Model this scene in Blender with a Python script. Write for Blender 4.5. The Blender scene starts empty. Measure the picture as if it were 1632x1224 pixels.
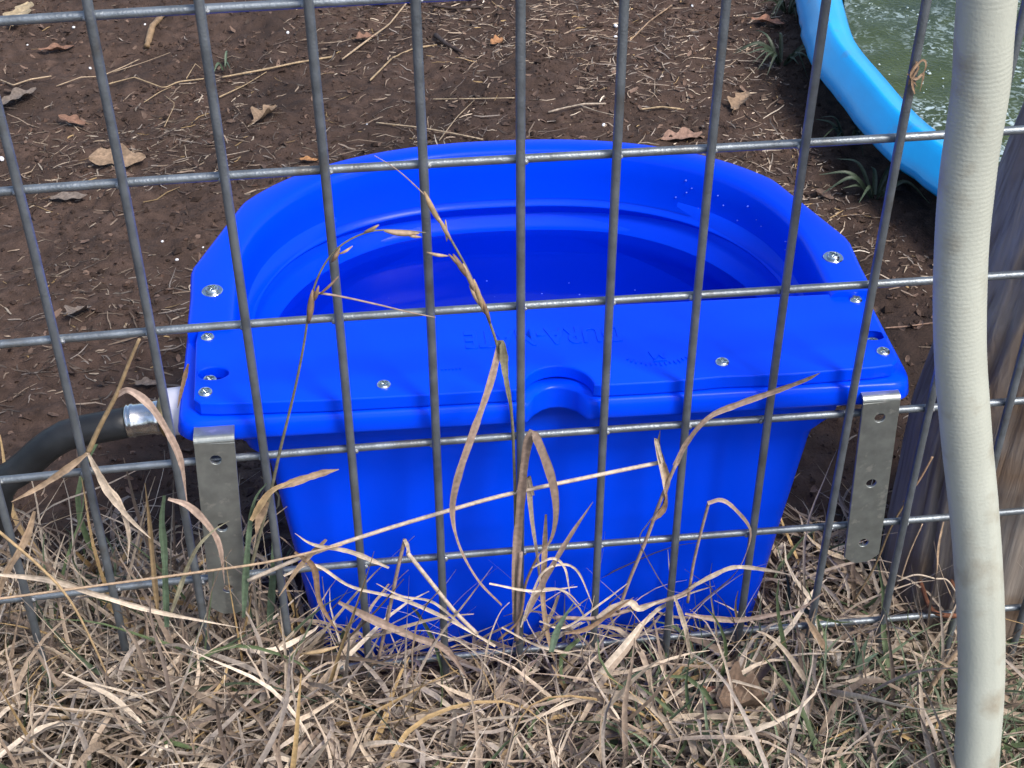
import bpy, bmesh, math, random
import numpy as np
from mathutils import Matrix, Vector, Euler

random.seed(7)
rng = np.random.default_rng(11)
S = bpy.context.scene
COL = S.collection

# ------------------------------------------------------------------ camera
F_PX = 2400.0
CAM = np.array([-0.08657, -0.68914, 0.75949])
YAW, PIT, ROL = 0.118575, -0.654287, -0.001508
fw = np.array([math.sin(YAW) * math.cos(PIT), math.cos(YAW) * math.cos(PIT), math.sin(PIT)])
r0 = np.array([math.cos(YAW), -math.sin(YAW), 0.0])
u0 = np.cross(r0, fw)
RR = r0 * math.cos(ROL) + u0 * math.sin(ROL)
UU = -r0 * math.sin(ROL) + u0 * math.cos(ROL)
cam = bpy.data.objects.new('camera', bpy.data.cameras.new('camera'))
COL.objects.link(cam)
cam.data.sensor_width = 36.0
cam.data.lens = F_PX / 1632.0 * 36.0
cam.data.clip_start = 0.02
cam.data.clip_end = 2000
cam.matrix_world = Matrix(((RR[0], UU[0], -fw[0], CAM[0]), (RR[1], UU[1], -fw[1], CAM[1]),
                           (RR[2], UU[2], -fw[2], CAM[2]), (0, 0, 0, 1)))
S.camera = cam

# ------------------------------------------------------------------ light
SUN_EL, SUN_AZ = math.radians(52), math.radians(140)      # azimuth clockwise from +y (north)
w = bpy.data.worlds.new('World'); S.world = w; w.use_nodes = True
nt = w.node_tree
sky = nt.nodes.new('ShaderNodeTexSky'); sky.sky_type = 'NISHITA'; sky.sun_disc = False
sky.sun_elevation = SUN_EL; sky.sun_rotation = SUN_AZ
sky.dust_density = 3.0; sky.air_density = 1.0
bg = nt.nodes['Background']; bg.inputs[1].default_value = 0.11
nt.links.new(sky.outputs[0], bg.inputs[0])
sun = bpy.data.objects.new('sun', bpy.data.lights.new('sun', 'SUN')); COL.objects.link(sun)
sun.data.energy = 1.5; sun.data.angle = math.radians(16); sun.data.color = (1.0, 0.95, 0.87)
sd = Vector((math.sin(SUN_AZ) * math.cos(SUN_EL), math.cos(SUN_AZ) * math.cos(SUN_EL), math.sin(SUN_EL)))
sun.rotation_euler = sd.to_track_quat('Z', 'Y').to_euler()
S.view_settings.view_transform = 'Standard'; S.view_settings.look = 'None'
S.view_settings.gamma = 1.0; S.view_settings.use_curve_mapping = False
S.view_settings.exposure = 1.22

# ------------------------------------------------------------------ helpers
def at(x, y, Y=None, Z=None):
    """world point seen at photo pixel x, y on the plane y=Y or z=Z"""
    d = fw + (x - 816) / F_PX * RR - (y - 612) / F_PX * UU
    t = (Y - CAM[1]) / d[1] if Y is not None else (Z - CAM[2]) / d[2]
    return CAM + d * t

def tag(o, label=None, cat=None, group=None, kind=None):
    if label: o['label'] = label
    if cat: o['category'] = cat
    if group: o['group'] = group
    if kind: o['kind'] = kind
    return o

def empty(name, loc, rot=(0, 0, 0), **k):
    o = bpy.data.objects.new(name, None); COL.objects.link(o)
    o.location = loc; o.rotation_euler = rot; o.empty_display_size = 0.02
    return tag(o, **k)

def inv(o):
    m = Matrix.LocRotScale(o.location, Euler(o.rotation_euler), o.scale)
    p = o.parent
    while p:
        m = Matrix.LocRotScale(p.location, Euler(p.rotation_euler), p.scale) @ m
        p = p.parent
    return np.array(m.inverted())

def mesh(name, V, Fc, smooth=True, col=None):
    V = np.asarray(V, dtype=np.float32)
    me = bpy.data.meshes.new(name)
    if isinstance(Fc, np.ndarray):
        n, k = Fc.shape
        me.vertices.add(len(V)); me.vertices.foreach_set('co', V.ravel())
        me.loops.add(n * k); me.loops.foreach_set('vertex_index', Fc.astype(np.int32).ravel())
        me.polygons.add(n); me.polygons.foreach_set('loop_start', np.arange(0, n * k, k, dtype=np.int32))
        me.update(calc_edges=True)
    else:
        me.from_pydata(V.tolist(), [], [list(map(int, f)) for f in Fc]); me.update()
    me.polygons.foreach_set('use_smooth', np.full(len(me.polygons), smooth))
    if col is not None:
        a = me.color_attributes.new('Col', 'FLOAT_COLOR', 'POINT')
        a.data.foreach_set('color', np.c_[np.asarray(col), np.ones(len(V))].astype(np.float32).ravel())
    return me

def obj(name, V, Fc, mat, parent=None, smooth=True, col=None, world=True, bevel=None, **k):
    V = np.asarray(V, dtype=float)
    if parent is not None and world:
        M = inv(parent); V = V @ M[:3, :3].T + M[:3, 3]
    me = mesh(name, V, Fc, smooth, col)
    me.materials.append(mat)
    o = bpy.data.objects.new(name, me); COL.objects.link(o)
    if parent is not None: o.parent = parent
    return tag(o, **k)

def join(parts):
    V, Fs, n = [], [], 0
    for v, f in parts:
        V.append(np.asarray(v, float)); Fs += [[i + n for i in q] for q in f]; n += len(v)
    return np.concatenate(V), Fs

def spline(pts, n):
    """Catmull-Rom through pts, n samples"""
    P = np.asarray(pts, float)
    if len(P) < 3:
        t = np.linspace(0, 1, n)[:, None]; return P[0] * (1 - t) + P[-1] * t
    Q = np.vstack([2 * P[0] - P[1], P, 2 * P[-1] - P[-2]])
    L = np.r_[0, np.cumsum(np.linalg.norm(np.diff(P, axis=0), axis=1))]
    out = []
    for s in np.linspace(0, L[-1], n):
        i = min(np.searchsorted(L, s, 'right') - 1, len(P) - 2)
        t = (s - L[i]) / max(L[i + 1] - L[i], 1e-9)
        a, b, c, d = Q[i], Q[i + 1], Q[i + 2], Q[i + 3]
        out.append(0.5 * (2 * b + (c - a) * t + (2 * a - 5 * b + 4 * c - d) * t * t + (3 * b - a - 3 * c + d) * t ** 3))
    return np.array(out)

def kink(pts, n):
    P = np.asarray(pts, float); L = np.r_[0, np.cumsum(np.linalg.norm(np.diff(P, axis=0), axis=1))]
    t = np.linspace(0, L[-1], n)
    return np.stack([np.interp(t, L, P[:, i]) for i in range(3)], 1)

def frames(P):
    T = np.gradient(P, axis=0); T /= np.linalg.norm(T, axis=1)[:, None] + 1e-12
    n = np.cross(T[0], [0.13, 0.2, 0.97]); n /= np.linalg.norm(n)
    N = []
    for t in T:
        n = n - t * (n @ t); n /= np.linalg.norm(n) + 1e-12; N.append(n)
    N = np.array(N); return T, N, np.cross(T, N)

def tube(P, r, sides=10, cap=True, rmod=None):
    P = np.asarray(P, float); n = len(P)
    r = np.broadcast_to(np.asarray(r, float), (n,))
    T, N, B = frames(P)
    a = np.linspace(0, 2 * math.pi, sides, endpoint=False)
    R = np.repeat(r[:, None], sides, 1)
    if rmod is not None: R = R + rmod
    V = P[:, None, :] + R[..., None] * (np.cos(a)[None, :, None] * N[:, None, :] + np.sin(a)[None, :, None] * B[:, None, :])
    V = V.reshape(-1, 3)
    Fs = [[i * sides + j, i * sides + (j + 1) % sides, (i + 1) * sides + (j + 1) % sides, (i + 1) * sides + j]
          for i in range(n - 1) for j in range(sides)]
    if cap:
        Fs.append(list(range(sides))[::-1]); Fs.append([(n - 1) * sides + j for j in range(sides)])
    return V, Fs

def ribbon(P, wd, face=(0, -1, 0.4), twist=0.0, fold=0.25):
    """seven vertices across: veins and a shallow fold along the midrib"""
    P = np.asarray(P, float); n = len(P)
    wd = np.broadcast_to(np.asarray(wd, float), (n,))
    T = np.gradient(P, axis=0); T /= np.linalg.norm(T, axis=1)[:, None] + 1e-12
    f = np.asarray(face, float)
    Sd = np.cross(T, f); Sd /= np.linalg.norm(Sd, axis=1)[:, None] + 1e-9
    Nn = np.cross(Sd, T)
    a = np.linspace(0, twist, n) if np.isscalar(twist) else np.asarray(twist)
    S2 = Sd * np.cos(a)[:, None] + Nn * np.sin(a)[:, None]; N2 = -Sd * np.sin(a)[:, None] + Nn * np.cos(a)[:, None]
    m = 7; rows = []
    for k in range(m):
        u = k / (m - 1) * 2 - 1
        rows.append(P + S2 * (u * wd / 2)[:, None] - N2 * (wd * fold * ((1 - abs(u)) + (0.10 if k % 2 else -0.10)))[:, None])
    V = np.stack(rows, 1).reshape(-1, 3)
    Fs = [[m * i + j, m * i + j + 1, m * (i + 1) + j + 1, m * (i + 1) + j] for i in range(n - 1) for j in range(m - 1)]
    return V, Fs

def lathe(prof, O, ax, sides=24):
    ax = np.asarray(ax, float); ax /= np.linalg.norm(ax)
    n = np.cross(ax, [0, 0, 1.0]) if abs(ax[2]) < 0.9 else np.cross(ax, [1.0, 0, 0]); n /= np.linalg.norm(n); b = np.cross(ax, n)
    a = np.linspace(0, 2 * math.pi, sides, endpoint=False)
    V = [np.asarray(O) + ax * s + r * (math.cos(t) * n + math.sin(t) * b) for s, r in prof for t in a]
    m = len(prof)
    Fs = [[i * sides + j, i * sides + (j + 1) % sides, (i + 1) * sides + (j + 1) % sides, (i + 1) * sides + j]
          for i in range(m - 1) for j in range(sides)]
    return np.array(V), Fs

_lat = rng.random((256, 256))
def vnoise(x, y):
    xi = np.floor(x).astype(int); yi = np.floor(y).astype(int); fx = x - xi; fy = y - yi
    fx = fx * fx * (3 - 2 * fx); fy = fy * fy * (3 - 2 * fy)
    g = lambda a, b: _lat[a % 256, b % 256]
    return (g(xi, yi) * (1 - fx) + g(xi + 1, yi) * fx) * (1 - fy) + (g(xi, yi + 1) * (1 - fx) + g(xi + 1, yi + 1) * fx) * fy - 0.5

def sm(t): t = np.clip(t, 0, 1); return t * t * (3 - 2 * t)

def gbase(x, y):
    return -0.03 - 0.045 * sm((x - 0.13) / 0.25) * (1 - sm((y - 0.10) / 0.25))
def heap(x, y):
    return 0.046 * sm((-0.10 - x) / 0.10) * sm((0.085 - y) / 0.09) * (1 - 0.55 * sm((-0.02 - y) / 0.12)) + 0.012 * sm((0.02 - y) / 0.05) * sm((0.30 - x) / 0.2)
def gz(x, y):
    x = np.asarray(x, float); y = np.asarray(y, float)
    k = np.exp(-np.maximum(0, np.hypot(x, y - 0.5) - 2) / 2)
    h = 0.010 * vnoise(x / 0.16 + 7, y / 0.16 + 3) + 0.008 * vnoise(x / 0.045 + 31, y / 0.045 + 9) + 0.006 * vnoise(x / 0.017, y / 0.017) + 0.0045 * vnoise(x / 0.0085 + 90, y / 0.0075)
    return gbase(x, y) + h * k

# ------------------------------------------------------------------ materials
def mat(name, base, rough=0.5, metal=0.0, var=0.0, scale=40.0, bump=0.0, bscale=200.0, spec=0.5, stretch=(1, 1, 1), dirt=None, dscale=20.0, dlo=0.55, dhi=0.75):
    m = bpy.data.materials.new(name); m.use_nodes = True
    t = m.node_tree; b = t.nodes['Principled BSDF']
    b.inputs['Roughness'].default_value = rough; b.inputs['Metallic'].default_value = metal
    b.inputs['Specular IOR Level'].default_value = spec
    tc = t.nodes.new('ShaderNodeTexCoord'); mp = t.nodes.new('ShaderNodeMapping')
    mp.inputs['Scale'].default_value = stretch; t.links.new(tc.outputs['Object'], mp.inputs[0])
    out = None
    if var:
        n = t.nodes.new('ShaderNodeTexNoise'); n.inputs['Scale'].default_value = scale; n.inputs['Detail'].default_value = 6
        t.links.new(mp.outputs[0], n.inputs['Vector'])
        r = t.nodes.new('ShaderNodeValToRGB')
        r.color_ramp.elements[0].position = 0.3; r.color_ramp.elements[1].position = 0.7
        r.color_ramp.elements[0].color = tuple(c * (1 - var) for c in base) + (1,)
        r.color_ramp.elements[1].color = tuple(min(1, c * (1 + var)) for c in base) + (1,)
        t.links.new(n.outputs['Fac'], r.inputs[0]); out = r.outputs[0]
    else:
        rgb = t.nodes.new('ShaderNodeRGB'); rgb.outputs[0].default_value = tuple(base) + (1,); out = rgb.outputs[0]
    if dirt:
        n = t.nodes.new('ShaderNodeTexNoise'); n.inputs['Scale'].default_value = dscale; n.inputs['Detail'].default_value = 8
        t.links.new(mp.outputs[0], n.inputs['Vector'])
        r = t.nodes.new('ShaderNodeMapRange'); r.inputs[1].default_value = dlo; r.inputs[2].default_value = dhi
        t.links.new(n.outputs['Fac'], r.inputs[0])
        mx = t.nodes.new('ShaderNodeMix'); mx.data_type = 'RGBA'
        t.links.new(r.outputs[0], mx.inputs['Factor']); t.links.new(out, mx.inputs[6]); mx.inputs[7].default_value = tuple(dirt) + (1,)
        out = mx.outputs[2]
    t.links.new(out, b.inputs['Base Color'])
    if bump:
        n = t.nodes.new('ShaderNodeTexNoise'); n.inputs['Scale'].default_value = bscale; n.inputs['Detail'].default_value = 5
        t.links.new(mp.outputs[0], n.inputs['Vector'])
        bp = t.nodes.new('ShaderNodeBump'); bp.inputs['Strength'].default_value = bump; bp.inputs['Distance'].default_value = 0.002
        t.links.new(n.outputs['Fac'], bp.inputs['Height']); t.links.new(bp.outputs[0], b.inputs['Normal'])
    return m

def vcmat(name, rough=0.65, bump=0.0, spec=0.35, transl=0.0):
    m = bpy.data.materials.new(name); m.use_nodes = True
    t = m.node_tree; b = t.nodes['Principled BSDF']
    b.inputs['Roughness'].default_value = rough; b.inputs['Specular IOR Level'].default_value = spec
    a = t.nodes.new('ShaderNodeAttribute'); a.attribute_name = 'Col'
    n = t.nodes.new('ShaderNodeTexNoise'); n.inputs['Scale'].default_value = 350; n.inputs['Detail'].default_value = 4
    tc = t.nodes.new('ShaderNodeTexCoord'); t.links.new(tc.outputs['Object'], n.inputs['Vector'])
    mr = t.nodes.new('ShaderNodeMapRange'); mr.inputs[1].default_value = 0.3; mr.inputs[2].default_value = 0.7; mr.inputs[3].default_value = 0.72; mr.inputs[4].default_value = 1.2
    t.links.new(n.outputs['Fac'], mr.inputs[0])
    mx = t.nodes.new('ShaderNodeVectorMath'); mx.operation = 'SCALE'
    t.links.new(a.outputs['Color'], mx.inputs[0]); t.links.new(mr.outputs[0], mx.inputs['Scale'])
    t.links.new(mx.outputs[0], b.inputs['Base Color'])
    if bump:
        bp = t.nodes.new('ShaderNodeBump'); bp.inputs['Strength'].default_value = bump; bp.inputs['Distance'].default_value = 0.001
        t.links.new(n.outputs['Fac'], bp.inputs['Height']); t.links.new(bp.outputs[0], b.inputs['Normal'])
    return m

M_blue = mat('blue_plastic', (0.0, 0.056, 0.86), 0.25, var=0.04, scale=9, bump=0.03, bscale=700, spec=0.13)
M_blue_in = M_blue
M_wire = mat('galvanised_wire', (0.175, 0.20, 0.225), 0.40, 0.6, var=0.24, scale=90, bump=0.2, bscale=700, dirt=(0.12, 0.115, 0.105), dscale=40, dlo=0.58, dhi=0.75)
M_weld = mat('weld_zinc', (0.30, 0.32, 0.34), 0.38, 0.75, var=0.2, scale=500, bump=0.4, bscale=1500)
M_zinc = mat('bright_zinc', (0.55, 0.60, 0.62), 0.16, 1.0, var=0.1, scale=300, bump=0.1, bscale=900)
M_bracket = mat('zinc_plated_steel', (0.31, 0.335, 0.325), 0.42, 0.8, var=0.16, scale=120, bump=0.08, bscale=500, dirt=(0.45, 0.46, 0.44), dscale=150, dlo=0.6, dhi=0.7)
M_hose = mat('black_rubber', (0.017, 0.019, 0.022), 0.45, var=0.3, scale=60, bump=0.1, bscale=400, spec=0.35, dirt=(0.025, 0.025, 0.027), dscale=70)
M_ferrule = mat('ferrule_steel', (0.66, 0.66, 0.66), 0.18, 1.0, var=0.08, scale=200, bump=0.1, bscale=300)
M_brass = mat('dull_brass', (0.32, 0.25, 0.13), 0.4, 0.9, var=0.2)
M_collar = mat('white_plastic', (0.66, 0.66, 0.74), 0.4, var=0.04)  # white, with blue light bounced off the tub mixed into the colour
M_pipe = mat('pale_hose_plastic', (0.40, 0.42, 0.365), 0.5, var=0.05, scale=25, bump=0.12, bscale=600, dirt=(0.27, 0.24, 0.18), dscale=38, dlo=0.55, dhi=0.8)
M_pool = mat('pool_plastic', (0.002, 0.31, 0.74), 0.22, var=0.08, scale=14, bump=0.05, bscale=300, dirt=(0.05, 0.20, 0.45), dscale=35, dlo=0.6, dhi=0.75)
M_stem = vcmat('dry_stem', 0.6, 0.2)
M_grass = vcmat('dry_grass', 0.62, 0.15)
M_litter = vcmat('ground_litter', 0.75, 0.2)
M_clod = vcmat('soil_crumb', 0.95, 0.5, spec=0.1)
M_leaf = vcmat('dead_leaf', 0.7, 0.5)
M_green = vcmat('green_blade', 0.5, 0.1)
M_rust = mat('rust', (0.14, 0.055, 0.028), 0.8, 0.2, var=0.4, scale=300, bump=0.4)
M_pebble = mat('white_chip', (0.75, 0.76, 0.78), 0.6, var=0.1)

# soil
M_soil = mat('soil', (0.070, 0.0465, 0.037), 0.95, var=0.34, scale=70, bump=0.9, bscale=420, spec=0.15, dirt=(0.037, 0.026, 0.022), dscale=9, dlo=0.42, dhi=0.7)

# weathered wood
def wood_mat():
    m = bpy.data.materials.new('weathered_wood'); m.use_nodes = True
    t = m.node_tree; b = t.nodes['Principled BSDF']; b.inputs['Roughness'].default_value = 0.85; b.inputs['Specular IOR Level'].default_value = 0.2
    tc = t.nodes.new('ShaderNodeTexCoord'); mp = t.nodes.new('ShaderNodeMapping'); mp.inputs['Scale'].default_value = (60, 60, 4)
    t.links.new(tc.outputs['Object'], mp.inputs[0])
    n = t.nodes.new('ShaderNodeTexNoise'); n.inputs['Scale'].default_value = 2.2; n.inputs['Detail'].default_value = 9; n.inputs['Distortion'].default_value = 0.6
    t.links.new(mp.outputs[0], n.inputs['Vector'])
    r = t.nodes.new('ShaderNodeValToRGB'); e = r.color_ramp.elements
    e[0].position = 0.3; e[0].color = (0.13, 0.105, 0.088, 1); e[1].position = 0.72; e[1].color = (0.30, 0.27, 0.24, 1)
    e2 = e.new(0.5); e2.color = (0.235, 0.205, 0.18, 1)
    t.links.new(n.outputs['Fac'], r.inputs[0])
    n2 = t.nodes.new('ShaderNodeTexNoise'); n2.inputs['Scale'].default_value = 14; n2.inputs['Detail'].default_value = 4
    t.links.new(tc.outputs['Object'], n2.inputs['Vector'])
    mr = t.nodes.new('ShaderNodeMapRange'); mr.inputs[1].default_value = 0.5; mr.inputs[2].default_value = 0.75; t.links.new(n2.outputs['Fac'], mr.inputs[0])
    mx = t.nodes.new('ShaderNodeMix'); mx.data_type = 'RGBA'; mx.inputs[7].default_value = (0.17, 0.11, 0.07, 1)
    t.links.new(mr.outputs[0], mx.inputs['Factor']); t.links.new(r.outputs[0], mx.inputs[6]); t.links.new(mx.outputs[2], b.inputs['Base Color'])
    bp = t.nodes.new('ShaderNodeBump'); bp.inputs['Strength'].default_value = 0.8; bp.inputs['Distance'].default_value = 0.003
    t.links.new(n.outputs['Fac'], bp.inputs['Height']); t.links.new(bp.outputs[0], b.inputs['Normal'])
    return m
M_wood = wood_mat()

def water_mat():
    m = bpy.data.materials.new('tinted_water'); m.use_nodes = True
    t = m.node_tree; t.nodes.remove(t.nodes['Principled BSDF'])
    o = t.nodes['Material Output']
    tr = t.nodes.new('ShaderNodeBsdfTransparent'); tr.inputs[0].default_value = (0.52, 0.64, 0.86, 1)  # tint darkened to paint in the dimness of the deep bowl
    gl = t.nodes.new('ShaderNodeBsdfGlossy'); gl.inputs['Roughness'].default_value = 0.06
    fr = t.nodes.new('ShaderNodeFresnel'); fr.inputs[0].default_value = 1.33
    tc = t.nodes.new('ShaderNodeTexCoord'); n = t.nodes.new('ShaderNodeTexNoise'); n.inputs['Scale'].default_value = 22
    t.links.new(tc.outputs['Object'], n.inputs['Vector'])
    bp = t.nodes.new('ShaderNodeBump'); bp.inputs['Strength'].default_value = 0.08; bp.inputs['Distance'].default_value = 0.004
    t.links.new(n.outputs['Fac'], bp.inputs['Height']); t.links.new(bp.outputs[0], gl.inputs['Normal'])
    mx = t.nodes.new('ShaderNodeMixShader'); t.links.new(fr.outputs[0], mx.inputs[0]); t.links.new(tr.outputs[0], mx.inputs[1]); t.links.new(gl.outputs[0], mx.inputs[2])
    t.links.new(mx.outputs[0], o.inputs['Surface'])
    return m
M_water = water_mat()

def pond_mat():
    m = bpy.data.materials.new('murky_water'); m.use_nodes = True
    t = m.node_tree; b = t.nodes['Principled BSDF']; b.inputs['Roughness'].default_value = 0.09; b.inputs['IOR'].default_value = 1.33
    tc = t.nodes.new('ShaderNodeTexCoord')
    n = t.nodes.new('ShaderNodeTexNoise'); n.inputs['Scale'].default_value = 11; n.inputs['Detail'].default_value = 8; n.inputs['Distortion'].default_value = 0.8
    t.links.new(tc.outputs['Object'], n.inputs['Vector'])
    r = t.nodes.new('ShaderNodeValToRGB'); e = r.color_ramp.elements
    e[0].position = 0.35; e[0].color = (0.022, 0.034, 0.006, 1); e[1].position = 0.66; e[1].color = (0.050, 0.068, 0.014, 1)
    t.links.new(n.outputs['Fac'], r.inputs[0])
    # pale foam scum and painted sky glints, in drifting patches
    n2 = t.nodes.new('ShaderNodeTexNoise'); n2.inputs['Scale'].default_value = 7; n2.inputs['Detail'].default_value = 3
    v = t.nodes.new('ShaderNodeTexNoise'); v.inputs['Scale'].default_value = 130; v.inputs['Detail'].default_value = 6; v.inputs['Distortion'].default_value = 1.2
    for q in (n2, v): t.links.new(tc.outputs['Object'], q.inputs['Vector'])
    a = t.nodes.new('ShaderNodeMapRange'); a.inputs[1].default_value = 0.46; a.inputs[2].default_value = 0.60; t.links.new(n2.outputs['Fac'], a.inputs[0])
    c = t.nodes.new('ShaderNodeMapRange'); c.inputs[1].default_value = 0.50; c.inputs[2].default_value = 0.66; t.links.new(v.outputs['Fac'], c.inputs[0])
    mu = t.nodes.new('ShaderNodeMath'); mu.operation = 'MULTIPLY'; t.links.new(a.outputs[0], mu.inputs[0]); t.links.new(c.outputs[0], mu.inputs[1])
    mx = t.nodes.new('ShaderNodeMix'); mx.data_type = 'RGBA'; mx.inputs[7].default_value = (0.38, 0.47, 0.48, 1)
    t.links.new(mu.outputs[0], mx.inputs['Factor']); t.links.new(r.outputs[0], mx.inputs[6]); t.links.new(mx.outputs[2], b.inputs['Base Color'])
    bp = t.nodes.new('ShaderNodeBump'); bp.inputs['Strength'].default_value = 0.3; bp.inputs['Distance'].default_value = 0.003
    t.links.new(v.outputs['Fac'], bp.inputs['Height']); t.links.new(bp.outputs[0], b.inputs['Normal'])
    return m
M_pond = pond_mat()

# ------------------------------------------------------------------ ground
def graded(lo, hi, step):
    d = np.arange(lo, hi + 1e-6, step); g = []; s = step; x = 0
    while x < 300: s *= 1.35; x += s; g.append(x)
    g = np.array(g)
    return np.r_[lo - g[::-1], d, hi + g]
gx = graded(-0.72, 1.05, 0.004); gy = graded(-0.32, 1.42, 0.004)
XX, YY = np.meshgrid(gx, gy)
ZZ = gz(XX, YY)
nx, ny = len(gx), len(gy)
I = np.arange(nx * ny).reshape(ny, nx)
obj('ground', np.stack([XX, YY, ZZ], -1).reshape(-1, 3), np.stack([I[:-1, :-1], I[:-1, 1:], I[1:, 1:], I[1:, :-1]], -1).reshape(-1, 4), M_soil, kind='structure')

# ------------------------------------------------------------------ wire fence
CX = [0.00048, 0.3021, 0.0004, -0.00043, -0.00233, -0.00026, 0.00447, -0.00163, 0.00216, -0.00025]
CZ = [0.23103, -0.00268, -0.23678, -0.0027, 0.00019, -0.00145, 0.0026, -0.00254, 0.00269, 0.00274]
def fb(i, j):
    a = (i - 5) / 6; b = (j - 2.5) / 2.5
    return np.array([1, a, b, a * a, a * b, b * b, a ** 3, a * a * b, a * b * b, b ** 3])
def nodex(i, j):                      # sideways bend of a vertical wire at row j
    ic, jc = min(max(i, -1), 10.5), min(max(j, 0), 5.2)
    return float(fb(ic, jc) @ CX) + (i - ic) * 0.0505
def nodez(i, j):
    ic, jc = min(max(i, -1), 10.5), min(max(j, 0), 5.2)
    return float(fb(ic, jc) @ CZ) - (j - jc) * 0.0945
fence = empty('wire_fence', (0, 0, -0.06), label='grey welded wire mesh fence panel in front of the blue tub', cat='fence')
VI = range(-16, 30); HJ = range(-4, 6)
for i in VI:
    pts = [(nodex(i, j), 0.0009 * math.sin(i * 1.7 + j), nodez(i, j)) for j in range(-4, 6)]
    pts.append((nodex(i, 6), 0, nodez(i, 5) - 0.085))
    v, f = tube(spline(pts, 40), 0.00256, 10)
    obj('vertical_wire', v, f, M_wire, fence)
hw = {}
for j in HJ:
    pts = [(nodex(i, j), 0.0051, nodez(i, j)) for i in VI]
    v, f = tube(spline(pts, 120), 0.00240, 10)
    hw[j] = obj('horizontal_wire', v, f, M_wire, fence)
# weld nuggets, left and right of each crossing
wv, wf = lathe([(-0.0022, 0.0002), (-0.0016, 0.0013), (-0.0005, 0.0019), (0.0006, 0.0018), (0.0016, 0.0012), (0.0022, 0.0002)], (0, 0, 0), (0, 0, 1), 8)
wme = mesh('weld', wv * [1, 0.8, 1], wf); wme.materials.append(M_weld)
for j in HJ:
    mi = inv(hw[j])
    for i in VI:
        if not (-2 <= i <= 12 and 0 <= j <= 5): continue
        o = bpy.data.objects.new('weld', wme); COL.objects.link(o); o.parent = hw[j]
        side = 1 if rng.random() < 0.75 else -1
        p = np.array([nodex(i, j) + side * 0.0029, 0.0024, nodez(i, j) + rng.normal(0, 0.0004)])
        o.location = mi[:3, :3] @ p + mi[:3, 3]; s = rng.uniform(0.55, 1.0); o.scale = (s, s, s * rng.uniform(.7, 1.1)); o.rotation_euler = (0, rng.uniform(-0.5, 0.5), 0)

# ------------------------------------------------------------------ blue half-round waterer
TO = np.array([0.0180, 0.0185, -0.03])
tub = empty('stock_waterer', TO, (0, math.radians(0.9), math.radians(-0.7)),
            label='bright blue plastic half round waterer hung behind the wire fence', cat='waterer')
tub.scale = (1.022, 1, 1)
ZB = 0.03                                   # local z = world z + ZB
A = np.concatenate([np.linspace(0, 1, 41)[:-1], 1 + np.linspace(0, 1, 15)[:-1], 2 + np.linspace(0, 1, 91)[:-1],
                    3 + np.linspace(0, 1, 15)[:-1], 4 + np.linspace(0, 1, 41)[:-1]])
def D(wd, yf, yc, yb, e=2.3, rc=0.010):
    """closed D outline: half front, right side, back arc, left side, half front"""
    out = []
    for s in A:
        k, t = int(s), s - int(s)
        if k == 0: x, y = t * (wd - rc), yf
        elif k == 1:
            if t < 0.35: q = t / 0.35 * math.pi / 2; x, y = wd - rc + rc * math.sin(q), yf + rc - rc * math.cos(q)
            else: x, y = wd, yf + rc + (t - 0.35) / 0.65 * (yc - yf - rc)
        elif k == 2:
            q = t * math.pi; c, sn = math.cos(q), math.sin(q)
            x = wd * np.sign(c) * abs(c) ** (2 / e); y = yc + (yb - yc) * sn ** (2 / e)
        elif k == 3:
            if t > 0.65: q = (1 - t) / 0.35 * math.pi / 2; x, y = -(wd - rc + rc * math.sin(q)), yf + rc - rc * math.cos(q)
            else: x, y = -wd, yc + t / 0.65 * (yf + rc - yc)
        else: x, y = -(1 - t) * (wd - rc), yf
        out.append((x, y))
    return np.array(out)
def notch(L, r, c=-0.0125, x0=0.003):
    L = L.copy()
    for p in L:
        dx = abs(p[0] - x0)
        if dx < r + 0.003 and p[1] < 0.02:
            yy = c + math.sqrt(max(r * r - dx * dx, 0)) if dx < r else c
            p[1] = max(p[1], yy)
    return L
N_D = len(A)
loops = []
def add(L, z): loops.append(np.c_[L, np.full(len(L), z + ZB)])
# outside, from the foot up
add(D(0.140, 0.021, 0.08, 0.235), -0.035)
add(D(0.146, 0.015, 0.08, 0.241), -0.0345)
add(D(0.149, 0.012, 0.08, 0.244), -0.029)
add(D(0.160, 0.0125, 0.09, 0.258), 0.070)
add(D(0.1690, 0.0130, 0.10, 0.266), 0.143)
add(D(0.1705, 0.0130, 0.10, 0.267), 0.150)
add(D(0.1815, 0.0105, 0.10, 0.274), 0.163)
add(D(0.1830, 0.0100, 0.10, 0.276), 0.168)
add(notch(D(0.1840, 0.0098, 0.10, 0.277), 0.017), 0.188)
for wd, yf, yb, z in ((0.2130, -0.0080, 0.2910, 0.1892), (0.2165, -0.0110, 0.2940, 0.1905), (0.2180, -0.0125, 0.2955, 0.1935), (0.2168, -0.0118, 0.2945, 0.2000), (0.2160, -0.0112, 0.2940, 0.2035), (0.2140, -0.0095, 0.2920, 0.2052)):
    add(notch(D(wd, yf, 0.112, yb, rc=0.012), 0.0165), z)
add(D(0.2000, 0.0080, 0.112, 0.280), 0.2054)
add(D(0.1875, 0.0155, 0.112, 0.2745, 2.4), 0.2050)
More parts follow.
